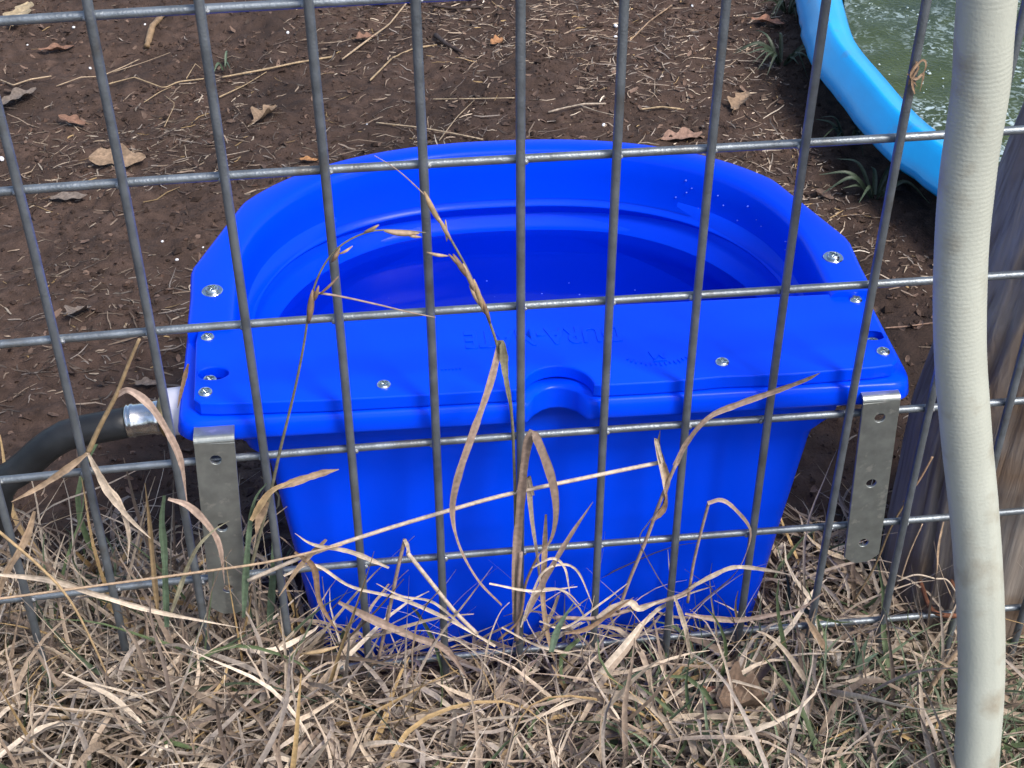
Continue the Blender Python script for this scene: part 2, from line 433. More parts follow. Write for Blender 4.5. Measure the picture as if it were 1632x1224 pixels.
# inside, going down
add(D(0.1865, 0.016, 0.112, 0.2735, 2.4), 0.200)
add(D(0.1845, 0.018, 0.112, 0.2715, 2.4), 0.1850)
add(D(0.1828, 0.018, 0.112, 0.2700, 2.4), 0.1790)
add(D(0.1810, 0.019, 0.112, 0.2685, 2.4), 0.1768)
add(D(0.1797, 0.020, 0.112, 0.2672, 2.4), 0.1758)
add(D(0.1795, 0.020, 0.112, 0.2670, 2.4), 0.1750)
add(D(0.1799, 0.020, 0.112, 0.2674, 2.4), 0.1743)
add(D(0.1806, 0.019, 0.112, 0.2681, 2.4), 0.1734)
add(D(0.1862, 0.018, 0.112, 0.2737, 2.4), 0.1662)
add(D(0.1870, 0.018, 0.112, 0.2745, 2.4), 0.1650)
add(D(0.1866, 0.018, 0.112, 0.2741, 2.4), 0.1638)
add(D(0.1800, 0.020, 0.110, 0.2680, 2.4), 0.1585)
add(D(0.1785, 0.021, 0.109, 0.2668, 2.4), 0.1560)
add(D(0.1770, 0.023, 0.107, 0.2655, 2.4), 0.1480)
add(D(0.1600, 0.034, 0.098, 0.2540, 2.4), 0.120)
add(D(0.1440, 0.040, 0.09, 0.2380, 2.4), -0.012)
add(D(0.1380, 0.054, 0.09, 0.2320, 2.4), -0.020)
V = np.concatenate(loops); nl = len(loops)
Fs = [[i * N_D + j, i * N_D + (j + 1) % N_D, (i + 1) * N_D + (j + 1) % N_D, (i + 1) * N_D + j] for i in range(nl - 1) for j in range(N_D)]
Fs.append(list(range(N_D))[::-1]); Fs.append([(nl - 1) * N_D + j for j in range(N_D)])
basin = obj('basin', V, Fs, M_blue, tub, world=False)

def plate(name, outline, holes, z0, z1, bev, parent, m, local=True, tilt=None):
    """flat plate with holes and a rounded edge, made from a filled 2D curve"""
    cu = bpy.data.curves.new(name, 'CURVE'); cu.dimensions = '2D'; cu.fill_mode = 'BOTH'
    for L in [outline] + holes:
        s = cu.splines.new('POLY'); s.points.add(len(L) - 1); s.use_cyclic_u = True
        for p, q in zip(s.points, L): p.co = (q[0], q[1], 0, 1)
    cu.extrude = (z1 - z0) / 2 - bev; cu.bevel_depth = bev; cu.bevel_resolution = 3
    cu.offset = -bev
    t = bpy.data.objects.new('tmp', cu); COL.objects.link(t)
    dg = bpy.context.evaluated_depsgraph_get()
    me = bpy.data.meshes.new_from_object(t.evaluated_get(dg)); me.name = name
    bpy.data.objects.remove(t); bpy.data.curves.remove(cu)
    me.transform(Matrix.Translation((0, 0, (z0 + z1) / 2)))
    if tilt is not None: me.transform(tilt)
    me.materials.clear(); me.materials.append(m)
    for p in me.polygons: p.use_smooth = False
    o = bpy.data.objects.new(name, me); COL.objects.link(o); o.parent = parent
    return o

def circle(x, y, rx, ry=None, n=28):
    ry = ry or rx
    return [(x + rx * math.cos(q), y + ry * math.sin(q)) for q in np.linspace(0, 2 * math.pi, n, endpoint=False)]

# lid over the float chamber, notched at the front
nr = 0.0205
lid = [(-0.2075, 0.0735), (-0.2085, 0.055), (-0.2065, -0.0015), (-0.2025, -0.0062), (-0.192, -0.0075), (-0.15, -0.0090), (-0.135, -0.0098)]
lid += [(x, -0.0098) for x in (-0.10, -0.06)] + [(-0.0225, -0.0098)]
lid += [(0.003 + nr * math.cos(q), -0.0088 + nr * math.sin(q)) for q in np.linspace(math.pi, 0, 24)]
lid += [(0.0285, -0.0098), (0.06, -0.0098), (0.082, -0.0090), (0.10, -0.0078), (0.14, -0.0090), (0.192, -0.0070), (0.2035, -0.0055), (0.2078, -0.0010), (0.2085, 0.055), (0.2075, 0.0735)]
pits = [circle(-0.2005 + 0.004, 0.0225, 0.0088, 0.0062), circle(0.2045 - 0.004, 0.0255, 0.0088, 0.0062)]
LZ0, LZ1 = 0.2064 + ZB, 0.2155 + ZB
lid_o = plate('lid', lid, pits, LZ0, LZ1, 0.0013, tub, M_blue)
# raised border that runs round the open part and stops at the lid
def U(wd, yb, e, y0=0.0690, yc=0.112, cut=None):
    """open outline: right side, back arc, left side; cut = straight chamfer across the corner"""
    P = [(wd, y) for y in np.linspace(y0, yc, 9)[:-1]]
    for q in np.linspace(0, math.pi, 101):
        c, sn = math.cos(q), math.sin(q)
        P.append((wd * np.sign(c) * abs(c) ** (2 / e), yc + (yb - yc) * max(sn, 0) ** (2 / e)))
    P += [(-wd, y) for y in np.linspace(yc, y0, 9)[1:]]
    P = np.array(P)
    if cut is not None:
        for p in P:
            if 0.100 < p[1] < 0.2145:
                xe = wd * (1 - ((0.2145 - yc) / (yb - yc)) ** e) ** (1 / e)
                xl = wd + 0.0015 - max(p[1] - 0.132, 0) / (0.2145 - 0.132) * (wd + 0.0015 - xe)
                p[0] = math.copysign(xl if p[1] > 0.132 else wd + 0.0015 * (p[1] - 0.100) / 0.032, p[0])
    return P
rl = []
for wd, yb, e, cut, z in ((0.2125, 0.2900, 2.3, 0.1925, 0.2035), (0.2142, 0.2917, 2.3, 0.1942, 0.2050), (0.2145, 0.2920, 2.3, 0.1945, 0.2150), (0.2140, 0.2915, 2.3, 0.1940, 0.2175), (0.2128, 0.2903, 2.3, 0.1928, 0.2190), (0.2108, 0.2885, 2.3, 0.1908, 0.2196),
                         (0.2000, 0.2820, 2.35, None, 0.2196), (0.1912, 0.2768, 2.4, None, 0.2195), (0.1885, 0.2748, 2.4, None, 0.2186), (0.1864, 0.2733, 2.4, None, 0.2166), (0.1852, 0.2722, 2.4, None, 0.2135), (0.1844, 0.2714, 2.4, None, 0.2000), (0.1837, 0.2707, 2.4, None, 0.1840), (0.1826, 0.2697, 2.4, None, 0.1800)):
    L = U(wd, yb, e, cut=cut); rl.append(np.c_[L, np.full(len(L), z + ZB)])
nu_, nr_ = len(rl[0]), len(rl)
Fs = [[i * nu_ + j, i * nu_ + j + 1, (i + 1) * nu_ + j + 1, (i + 1) * nu_ + j] for i in range(nr_ - 1) for j in range(nu_ - 1)]
Vr = np.concatenate(rl)
# end faces where the border meets the lid
m0 = len(Vr); Vr = np.r_[Vr, Vr[[i * nu_ for i in range(nr_)]], Vr[[i * nu_ + nu_ - 1 for i in range(nr_)]]]
Fs += [[m0 + i for i in range(nr_)], [m0 + nr_ + i for i in range(nr_)][::-1]]
rim = obj('rim', Vr, Fs, M_blue, tub, world=False)
# lettering moulded into the lid, reading from the far side
def text(name, s, size, x, y, z, parent, m, ext=0.00022):
    cu = bpy.data.curves.new(name, 'FONT'); cu.body = s; cu.size = size; cu.align_x = 'CENTER'; cu.align_y = 'CENTER'
    cu.extrude = ext; cu.offset = 0.0003; cu.bevel_depth = 0.0002; cu.space_character = 1.05
    t = bpy.data.objects.new('tmp', cu); COL.objects.link(t)
    dg = bpy.context.evaluated_depsgraph_get()
    me = bpy.data.meshes.new_from_object(t.evaluated_get(dg)); me.name = name
    bpy.data.objects.remove(t)
    me.transform(Matrix.Translation((x, y, z)) @ Matrix.Rotation(math.pi, 4, 'Z') @ Matrix.Diagonal((1, 1.4, 1, 1)))
    me.materials.clear(); me.materials.append(m)
    o = bpy.data.objects.new(name, me); COL.objects.link(o); o.parent = parent
    return o
text('embossed_lettering', 'DURA-MATE', 0.0165, 0.000, 0.043, LZ1 + 0.0002, lid_o, M_blue)
# moulded emblem: small crown over a curved row of strokes
ev = []
def bar(p, q, wd, h=0.0007):
    p, q = np.array(p), np.array(q); d = q - p; d /= np.linalg.norm(d); n = np.array([-d[1], d[0]]) * wd / 2
    c = [p - n, q - n, q + n, p + n]
    v = [(a[0], a[1], LZ1 - 0.0002) for a in c] + [(a[0], a[1], LZ1 + h) for a in c]
    return v, [[0, 1, 2, 3][::-1], [4, 5, 6, 7], [0, 1, 5, 4], [1, 2, 6, 5], [2, 3, 7, 6], [3, 0, 4, 7]]
ex, ey = 0.066, 0.0125
for a, b in (((-5, 8), (-3, 0)), ((-3, 0), (0, 5)), ((0, 5), (3, 0)), ((3, 0), (5, 8)), ((-4, -1.5), (4, -1.5))):
    ev.append(bar((ex + a[0] * .001, ey + a[1] * .001), (ex + b[0] * .001, ey + b[1] * .001), 0.0011))
for k in range(15):
    q = math.radians(-128 + k * 5.4); c = np.array([ex, ey + 0.026]); d = np.array([math.cos(q), math.sin(q)])
    ev.append(bar(c + d * 0.0295, c + d * (0.0325 if k % 3 else 0.0315), 0.0009))
v, f = join(ev); obj('embossed_emblem', v, f, M_blue, lid_o, smooth=False, world=False)
ev = [bar((-0.064 + k * 0.0021, 0.0135), (-0.0628 + k * 0.0021, 0.0135), 0.0008) for k in range(6)]
v, f = join(ev); obj('embossed_mark', v, f, M_blue, lid_o, smooth=False, world=False)

# screws: cross-recessed pan heads
def screw_mesh(flange):
    rings = np.r_[np.linspace(0.0004, 0.0034, 9), 0.0039, 0.0042, 0.0043]
    hs = np.r_[0.0021 - 0.0006 * (np.linspace(0.0004, 0.0034, 9) / 0.0034) ** 2, 0.0011, 0.0005, -0.0005]
    if flange:
        rings = np.r_[rings, 0.0062, 0.0066, 0.0067]; hs = np.r_[hs, -0.0004, -0.0008, -0.0015]; hs = hs + 0.0015
    n = 40; V = []
    for r, h in zip(rings, hs):
        for k in range(n):
            q = 2 * math.pi * k / n; x, y = r * math.cos(q), r * math.sin(q); z = h
            if (abs(x) < 0.0008 and abs(y) < 0.0027) or (abs(y) < 0.0008 and abs(x) < 0.0027): z -= 0.0016
            V.append((x, y, z))
    V.append((0, 0, hs[0] - 0.0012))
    m = len(rings)
    Fs = [[i * n + j, i * n + (j + 1) % n, (i + 1) * n + (j + 1) % n, (i + 1) * n + j] for i in range(m - 1) for j in range(n)]
    Fs = [q[::-1] for q in Fs] + [[len(V) - 1, j, (j + 1) % n] for j in range(n)]
    me = mesh('screw', V, Fs, False); me.materials.append(M_zinc); return me
SM, SB = screw_mesh(False), screw_mesh(True)
for x, y, z, me in [(-0.2005, 0.104, 0.2196, SB), (0.198, 0.109, 0.2196, SB), (-0.2015, 0.0595, 0.2155, SM), (0.2010, 0.065, 0.2155, SM), (-0.1985, 0.0185, 0.2130, SM), (-0.2000, 0.0035, 0.2155, SM),
                    (0.1995, 0.0220, 0.2130, SM), (0.2015, 0.0080, 0.2155, SM), (-0.0980, 0.0015, 0.2155, SM), (0.1025, 0.0060, 0.2155, SM)]:
    o = bpy.data.objects.new('screw', me); COL.objects.link(o); o.parent = tub
    o.location = (x, y, z + ZB); o.rotation_euler = (rng.uniform(-.06, .06), rng.uniform(-.06, .06), rng.uniform(0, 1.5))
# water standing in the bowl
wl = D(0.1783, 0.0215, 0.1085, 0.2666, 2.4)
obj('water', np.c_[wl, np.full(N_D, 0.1545 + ZB)], [list(range(N_D))], M_water, tub, world=False)
# small bubbles and specks on the water and wall
bv = []
for k in range(46):
    a, rr = rng.uniform(0.2, 2.6), rng.uniform(0.1, 0.93)
    x, y = 0.158 * rr * math.cos(a), 0.10 + 0.15 * rr * math.sin(a)
    s = rng.uniform(0.0003, 0.0009)
    if k < 16: x, y = rng.normal(0.045, 0.010), rng.normal(0.125, 0.010)
    bv.append(lathe([(0.00, s), (s * .6, s * .8), (s, s * .05)], (x, y, 0.1547 + ZB), (0, 0, 1), 6))
for k in range(16):
    q = rng.uniform(0.12, 0.95); c_, s_ = math.cos(q) ** (2 / 2.4), math.sin(q) ** (2 / 2.4); z = rng.uniform(0.181, 0.213)
    pw_ = np.array([0.1838 * c_, 0.112 + 0.1588 * s_, z + ZB]); nn = np.array([-c_ / 0.18, -s_ / 0.16, 0]); s = rng.uniform(0.0003, 0.0009)
    bv.append(lathe([(-0.001, s), (s * .4, s * .8), (s * .55, s * .1)], pw_, nn, 6))
v, f = join(bv); obj('bubbles', v, f, mat('bubble', (0.06, 0.14, 0.85), 0.2), tub, world=False, kind='stuff')

# the two hanging brackets, in front of the horizontal wires
def bracket(xt, xb, zt, length, holes, round_end):
    c = []; wd = 0.0117
    c = [(-wd, 0), (wd, 0), (wd, -length + 0.006)]
    c += [(wd - 0.005, -length + 0.0015), (0.004, -length), (-0.004, -length), (-wd + 0.005, -length + 0.0015), (-wd, -length + 0.006)]
    o = plate('bracket', c, [circle(0, h, 0.0033) for h in holes], -0.0011, 0.0011, 0.0004, None, M_bracket)
    ang = math.atan2(xb - xt, length)
    o.data.transform(Matrix.Translation((xt, -0.0010, zt)) @ Matrix.Rotation(-ang, 4, 'Y') @ Matrix.Rotation(math.pi / 2, 4, 'X'))
    # bend and horizontal leg under the lip
    pr = [(-0.0021, 0.0), (-0.0021, 0.0)]
    V, R = [], 0.0036
    for q in np.linspace(0, math.pi / 2, 7):
        V.append((-0.0021 + R * (1 - math.cos(q)), R * math.sin(q)))
    V.append((0.055, R))
    inn = []
    for q in np.linspace(0, math.pi / 2, 7): inn.append((-0.0021 + R - (R - 0.0022) * math.cos(q), (R - 0.0022) * math.sin(q)))
    inn.append((0.055, R - 0.0022))
    n = len(V)
    vv = [(xt + s * wd, y, zt + z) for s in (-1, 1) for y, z in V + inn]
    ff = []
    m = 2 * n
    for k in range(n - 1):
        ff += [[k, k + 1, m + k + 1, m + k], [n + k + 1, n + k, m + n + k, m + n + k + 1], [k + 1, k, n + k, n + k + 1], [m + k, m + k + 1, m + n + k + 1, m + n + k]]
    bm = bmesh.new(); bm.from_mesh(o.data)
    vs = [bm.verts.new(p) for p in vv]
    for q in ff: bm.faces.new([vs[i] for i in q])
    bmesh.ops.recalc_face_normals(bm, faces=bm.faces[:])
    bm.to_mesh(o.data); bm.free()
    o.data.transform(Matrix(inv(tub).tolist())); o.parent = tub
    return o
bracket(-0.1785, -0.1850, 0.2015, 0.140, (-0.0125, -0.066, -0.118), True)
bracket(0.2215, 0.2280, 0.1940, 0.136, (-0.0125, -0.066, -0.118), True)

# ------------------------------------------------------------------ black hose with crimped end
hose = empty('water_hose', (-0.42, 0.03, -0.03), label='black rubber hose with crimped silver end joining the blue tub', cat='hose')
hp = [tuple(at(x, y, Y=0.055)) for x, y in ((214, 671), (197, 674), (167, 680), (133, 686), (100, 696), (67, 718), (33, 749), (0, 776))] + [(-0.342, 0.053, 0.090), (-0.42, 0.03, 0.02), (-0.52, 0.0, -0.012), (-0.75, -0.03, -0.018), (-1.0, 0.0, -0.018)]
v, f = tube(spline(hp, 80), 0.0097, 18); obj('hose_tube', v, f, M_hose, hose)
ax = np.array([0.98, 0.0, 0.06]); O = at(203, 671, Y=0.055)
v, f = lathe([(0, 0.0098), (0.0, 0.0103), (0.0012, 0.0105), (0.0022, 0.0101), (0.0028, 0.0108), (0.0042, 0.0108), (0.0052, 0.0101), (0.016, 0.0101), (0.0172, 0.0109), (0.0205, 0.0108), (0.0212, 0.0095)], O, ax, 28)
obj('ferrule', v, f, M_ferrule, hose)
v, f = lathe([(0.0208, 0.006), (0.0210, 0.0122), (0.0215, 0.0126), (0.0255, 0.0126), (0.026, 0.0122), (0.0262, 0.006)], O, ax, 6 * 4)
obj('coupling_nut', v, f, M_brass, hose)
v, f = lathe([(0.0258, 0.006), (0.0260, 0.0143), (0.0268, 0.0148), (0.060, 0.0148), (0.062, 0.006)], O + np.array([0, 0, 0.003]), ax, 32)
obj('collar', v, f, M_collar, hose)

# ------------------------------------------------------------------ pale ribbed hose in the foreground
pp = [(0.2051, -0.0696, 0.4809), (0.2104, -0.0699, 0.4381), (0.2125, -0.0712, 0.3929), (0.2165, -0.0743, 0.3452), (0.2242, -0.0807, 0.2892), (0.2350, -0.0891, 0.2348), (0.2449, -0.0977, 0.1879), (0.2551, -0.1091, 0.1315), (0.2624, -0.1218, 0.0733), (0.2657, -0.1368, 0.009)]
pp = [(0.186, -0.062, 0.80), (0.192, -0.066, 0.62)] + pp + [(0.266, -0.150, -0.045), (0.265, -0.165, -0.10)]
PP = spline(pp, 1500); ns = 28
T_, N_, B_ = frames(PP)
sl = np.r_[0, np.cumsum(np.linalg.norm(np.diff(PP, axis=0), axis=1))]
aa = np.linspace(0, 2 * math.pi, ns, endpoint=False)
zz = PP[:, 2]
ribs = 0.00006 * np.sin(2 * math.pi * sl / 0.0026)[:, None] * (0.35 + 0.65 * sm((zz - 0.10) / 0.2))[:, None]
ph = np.sin(sl * 900)[:, None] * 0.3
rm = ribs * (0.6 + 0.4 * np.sin(aa * 7 + 1)[None, :] * np.cos(sl[:, None] * 260)) + 0.0003 * vnoise(sl[:, None] / 0.03 + 0 * aa[None, :], aa[None, :] * 1.1 + 0 * sl[:, None])
# moulding seam: the angle whose normal points towards front-right
dirs = np.cos(aa)[:, None] * N_[700] + np.sin(aa)[:, None] * B_[700]
ks = int(np.argmax(dirs @ np.array([0.45, -0.89, 0.0])))
rm[:, ks] += 0.0010 * sm((0.24 - zz) / 0.08) + 0.0002
v, f = tube(PP, 0.01355, ns, True, rm)
pipe = obj('flexible_hose', v, f, M_pipe, None)
tag(pipe, 'pale grey green ribbed hose hanging in front of the fence at right', 'hose')

# ------------------------------------------------------------------ wooden fence post
pr_, pc = 0.074, np.array([0.3655, 0.0875])
zs = np.linspace(-0.16, 1.25, 150); th = np.linspace(0, 2 * math.pi, 150, endpoint=False)
TH, ZS = np.meshgrid(th, zs)
rr = pr_ + 0.004 * vnoise(TH * 1.3, ZS * 3) + 0.0035 * vnoise(TH * 9, ZS * 7 + 5) + 0.0018 * vnoise(TH * 24, ZS * 30)
for k in range(16):
    t0, z0, ln = rng.uniform(0, 6.28), rng.uniform(-0.1, 0.6), rng.uniform(0.08, 0.3)
    d = np.abs((TH - t0 - 0.05 * np.sin(ZS * 25 + k) + math.pi) % (2 * math.pi) - math.pi)
    rr -= 0.006 * np.exp(-(d / 0.035) ** 2) * np.exp(-((ZS - z0) / ln) ** 2)
PV = np.stack([pc[0] + 0.15 * np.maximum(ZS - 0.10, 0) + rr * np.cos(TH), pc[1] + rr * np.sin(TH), ZS], -1).reshape(-1, 3)
I = np.arange(150 * 150).reshape(150, 150); I2 = np.roll(I, -1, 1)
pf = [list(q) for q in np.stack([I[:-1], I2[:-1], I2[1:], I[1:]], -1).reshape(-1, 4)] + [list(I[-1])]
post = obj('fence_post', PV, pf, M_wood)
tag(post, 'weathered grey round wooden fence post behind the pale hose', 'post')
sp = at(1506, 975, Y=0.004)
v, f = tube(spline([(sp[0] - 0.010, 0.030, sp[2] + 0.005), (sp[0] - 0.010, 0.000, sp[2] + 0.0052), (sp[0] + 0.012, -0.0005, sp[2] + 0.003), (sp[0] + 0.013, 0.030, sp[2] + 0.003)], 24), 0.0017, 8)
st = obj('fence_staple', v, f, M_rust); tag(st, 'rusty wire staple pinning the lowest fence wire to the wooden post', 'staple')

# ------------------------------------------------------------------ kiddie pool
PX, PY = 1.1435, 0.748
pool = empty('paddling_pool', (PX, PY, -0.03), label='bright light blue plastic paddling pool of murky water at upper right', cat='pool')
prof = [(0.62, -0.026), (0.655, -0.026), (0.664, -0.02), (0.672, 0.010), (0.690, 0.022), (0.712, 0.022), (0.718, 0.023), (0.7205, 0.027), (0.7190, 0.033), (0.7140, 0.041), (0.7050, 0.0525), (0.7000, 0.0580), (0.6975, 0.0592), (0.6950, 0.0586), (0.6860, 0.0560), (0.6750, 0.0520), (0.670, 0.044), (0.666, 0.020), (0.655, -0.016), (0.62, -0.020), (0.0005, -0.020)]
sd_ = 260; a = np.linspace(0, 2 * math.pi, sd_, endpoint=False)
PVs = []
for k, (r, z) in enumerate(prof):
    wob = 0.0022 * np.sin(a * 9 + 1) + 0.0016 * np.sin(a * 23)
    if 5 <= k <= 8: wob = wob + 0.0035 * vnoise(a * 40, 0 * a + k * 0.1)
    PVs.append(np.c_[PX + (r + wob * (r > 0.1)) * np.cos(a), PY + (r + wob * (r > 0.1)) * np.sin(a), np.full(sd_, z)])
pf = [[i * sd_ + j, i * sd_ + (j + 1) % sd_, (i + 1) * sd_ + (j + 1) % sd_, (i + 1) * sd_ + j] for i in range(len(prof) - 1) for j in range(sd_)]
obj('pool_shell', np.concatenate(PVs), pf, M_pool, pool)
rs = np.linspace(0, 0.6695, 90); wv_ = []
for r in rs:
    x, y = PX + r * np.cos(a), PY + r * np.sin(a)
    wv_.append(np.c_[x, y, 0.042 + 0.0018 * vnoise(x / 0.03, y / 0.03) + 0.0016 * vnoise(x / 0.012, y / 0.012)])
wf_ = [[i * sd_ + j, i * sd_ + (j + 1) % sd_, (i + 1) * sd_ + (j + 1) % sd_, (i + 1) * sd_ + j] for i in range(len(rs) - 1) for j in range(sd_)]
obj('pool_water', np.concatenate(wv_), wf_, M_pond, pool)
# froth on the water: bubbles drifted into patches, and a ragged fringe at the rim
fr = []
while len(fr) < 600:
    q, r = rng.uniform(2.0, 4.6), 0.667 * math.sqrt(rng.uniform(0.3, 1))
    x, y = PX + r * math.cos(q), PY + r * math.sin(q)
    if vnoise(np.array(x / 0.09), np.array(y / 0.09)) < 0.02 and rng.random() > 0.1: continue
    s = rng.gamma(2, 0.0003) + 0.0004
    fr.append(lathe([(0, s), (s * .45, s * .85), (s * .75, s * .4), (s * .8, s * .05)], (x, y, 0.0422), (0, 0, 1), 6))
v, f = join(fr); obj('froth', v, f, mat('froth', (0.36, 0.44, 0.44), 0.15, var=0.2), pool, kind='stuff')

# ------------------------------------------------------------------ loose soil and litter
def scatter(n, dens):
    out = np.zeros((0, 2))
    while len(out) < n:
        p = np.c_[rng.uniform(-0.70, 1.0, n * 2), rng.uniform(-0.25, 1.4, n * 2)]
        # keep what stands inside the camera's wedge of ground, with a margin
        keep = rng.random(len(p)) < dens(p[:, 0], p[:, 1])
        keep &= ~((np.hypot(p[:, 0] - PX, p[:, 1] - PY) < 0.70))
        lx, ly = p[:, 0] - TO[0], p[:, 1] - TO[1]
        keep &= ~((np.abs(lx) < 0.15) & (ly > 0.03) & (ly < 0.24))
        keep &= np.hypot(p[:, 0] - pc[0], p[:, 1] - pc[1]) > 0.074
        keep &= (p[:, 0] > -0.30 - 0.27 * (p[:, 1] + 0.1)) & (p[:, 0] < 0.42 + 0.42 * (p[:, 1] + 0.1))
        out = np.r_[out, p[keep]]
    return out[:n]
# crumbs
n = 30000
p = scatter(n, lambda x, y: 0.35 + 0.65 * (vnoise(x / 0.07, y / 0.07) > -0.05))
base = np.array([(1, 0, 0), (-1, 0, 0), (0, 1, 0), (0, -1, 0), (0, 0, 1), (0, 0, -1.0)])
tri = np.array([(0, 2, 4), (2, 1, 4), (1, 3, 4), (3, 0, 4), (2, 0, 5), (1, 2, 5), (3, 1, 5), (0, 3, 5)])
s = np.clip(rng.gamma(1.5, 0.00075, n) + 0.0004, 0, 0.006)
q = rng.uniform(0, 6.28, n); c_, s_ = np.cos(q), np.sin(q)
R = np.zeros((n, 3, 3)); R[:, 0, 0] = c_; R[:, 0, 1] = -s_; R[:, 1, 0] = s_; R[:, 1, 1] = c_; R[:, 2, 2] = 1
Vb = (base[None] * rng.uniform(0.55, 1.3, (n, 6, 3)) + rng.normal(0, 0.12, (n, 6, 3))) * s[:, None, None]
Vb[:, :, 2] *= 0.7
Vb = np.einsum('nij,nkj->nki', R, Vb) + np.c_[p, gz(p[:, 0], p[:, 1]) + s * 0.2][:, None, :]
tone = rng.uniform(0.5, 1.35, n)
cc = np.array([0.063, 0.0435, 0.036])[None] * tone[:, None]
red = rng.random(n) < 0.15; cc[red] = np.array([0.088, 0.056, 0.043]) * tone[red][:, None]
obj('soil_crumbs', Vb.reshape(-1, 3), (tri[None] + 6 * np.arange(n)[:, None, None]).reshape(-1, 3), M_clod, smooth=False, col=np.repeat(cc, 6, 0), kind='stuff')

def blades(p, z, L, W, az, el, daz, del_, col, seg=6, floor=None, tipw=0.15, fold=0.22, maxz=None, tip_col=0.85, reject=True):
    """many curved, folded blades in one mesh"""
    n = len(p); t = np.linspace(0, 1, seg + 1)
    P = np.zeros((n, seg + 1, 3)); P[:, 0, :2] = p; P[:, 0, 2] = z
    step = (L / seg)[:, None]
    T = np.zeros((n, seg + 1, 3))
    for k in range(seg + 1):
        u = t[k]; a_ = az + daz * u + 0.15 * np.sin(u * 9 + az * 7); e_ = el + del_ * u
        T[:, k] = np.stack([np.cos(a_) * np.cos(e_), np.sin(a_) * np.cos(e_), np.sin(e_)], -1)
        if k: P[:, k] = P[:, k - 1] + T[:, k] * step
    g = gz(P[..., 0], P[..., 1]) + 0.0008
    P[..., 2] = np.maximum(P[..., 2], g + (0 if floor is None else floor[:, None]))
    Wt = W[:, None] * np.clip(np.minimum(0.55 + 2.2 * t, 1.0) * (1 - (1 - tipw) * t ** 2.2), 0.05, 1)[None]
    ref = np.stack([rng.normal(0, 0.45, n), rng.normal(-0.2, 0.45, n), np.ones(n)], -1)[:, None, :]
    tw = rng.normal(0, 0.9, n)[:, None] * t[None]
    Sd = np.cross(T, ref); Sd /= np.linalg.norm(Sd, axis=2)[..., None] + 1e-9
    Nn = np.cross(Sd, T)
    S2 = Sd * np.cos(tw)[..., None] + Nn * np.sin(tw)[..., None]; N2 = -Sd * np.sin(tw)[..., None] + Nn * np.cos(tw)[..., None]
    V = np.stack([P - S2 * Wt[..., None] / 2, P - N2 * Wt[..., None] * fold, P + S2 * Wt[..., None] / 2], 2)      # n, seg+1, 3, 3
    k = (seg + 1) * 3
    loc = np.array([[3 * i + j, 3 * i + j + 1, 3 * i + j + 4, 3 * i + j + 3] for i in range(seg) for j in (0, 1)])
    C = col[:, None, None, :] * (1 - (1 - tip_col) * t)[None, :, None, None] * np.array([1.0, 0.86, 1.0])[None, None, :, None]
    keep = np.ones(n, bool)
    if reject:
        lx, ly = P[..., 0] - TO[0], P[..., 1] - TO[1]
        ins = (np.abs(lx) < 0.152 + 0.1 * np.clip(P[..., 2], 0, 0.2)) & (ly > 0.034 - 0.08 * np.clip(P[..., 2], 0, 0.2)) & (ly < 0.29)
        keep &= ~ins.any(1)
        keep &= ~(np.hypot(P[..., 0] - pc[0], P[..., 1] - pc[1]) < 0.074).any(1)
        keep &= ~(np.hypot(P[..., 0] - PX, P[..., 1] - PY) < 0.73).any(1)
    V = V[keep]; C = C[keep]; m = keep.sum()
    C = np.broadcast_to(C, V.shape)
    return V.reshape(-1, 3), (loc[None] + k * np.arange(m)[:, None, None]).reshape(-1, 4), C.reshape(-1, 3)

PAL = np.array([(0.48, 0.39, 0.30), (0.36, 0.28, 0.21), (0.24, 0.18, 0.135), (0.58, 0.495, 0.40), (0.13, 0.098, 0.08), (0.30, 0.255, 0.22), (0.42, 0.29, 0.14)])
def pick(n, pw):
    c = PAL[rng.choice(len(PAL), n, p=np.array(pw) / np.sum(pw))]
    return c * rng.uniform(0.75, 1.2, (n, 1))
# straw slivers lying on the soil
n = 10500
p = scatter(n, lambda x, y: np.clip(0.25 + 1.8 * vnoise(x / 0.13 + 50, y / 0.13) + 0.7 * sm((x + 0.15) / 0.25) * sm((y - 0.36) / 0.1), 0.06, 1))
L = np.clip(rng.gamma(1.1, 0.0085, n) + 0.002, 0, 0.07); W = rng.uniform(0.0006, 0.0019, n)
v, f, c = blades(p, gz(p[:, 0], p[:, 1]) + 0.0012, L, W, rng.normal(0.25, 0.9, n) + np.pi * (rng.random(n) < .5), rng.normal(0.02, 0.06, n), rng.normal(0, 0.5, n), rng.normal(0, 0.1, n), pick(n, [1.6, 3, 5, .5, 6, 3, .6]) * rng.uniform(0.55, 1.0, (n, 1)) * (1 + 0.5 * sm((p[:, 0] + 0.15) / 0.25) * sm((p[:, 1] - 0.36) / 0.1))[:, None], seg=3, tipw=0.6)
obj('straw_litter', v, f, M_litter, col=c, kind='stuff')
# bark and leaf flakes
n = 2400
p = scatter(n, lambda x, y: np.ones_like(x))
v, f, c = blades(p, gz(p[:, 0], p[:, 1]) + 0.001, rng.uniform(0.003, 0.012, n), rng.uniform(0.002, 0.007, n), rng.uniform(0, 6.28, n), rng.normal(0.1, 0.15, n), rng.normal(0, .3, n), rng.normal(0, .5, n), np.array([0.10, 0.066, 0.05])[None] * rng.uniform(0.5, 2.0, (n, 1)), seg=2, tipw=0.4)
obj('leaf_flakes', v, f, M_litter, col=c, kind='stuff')

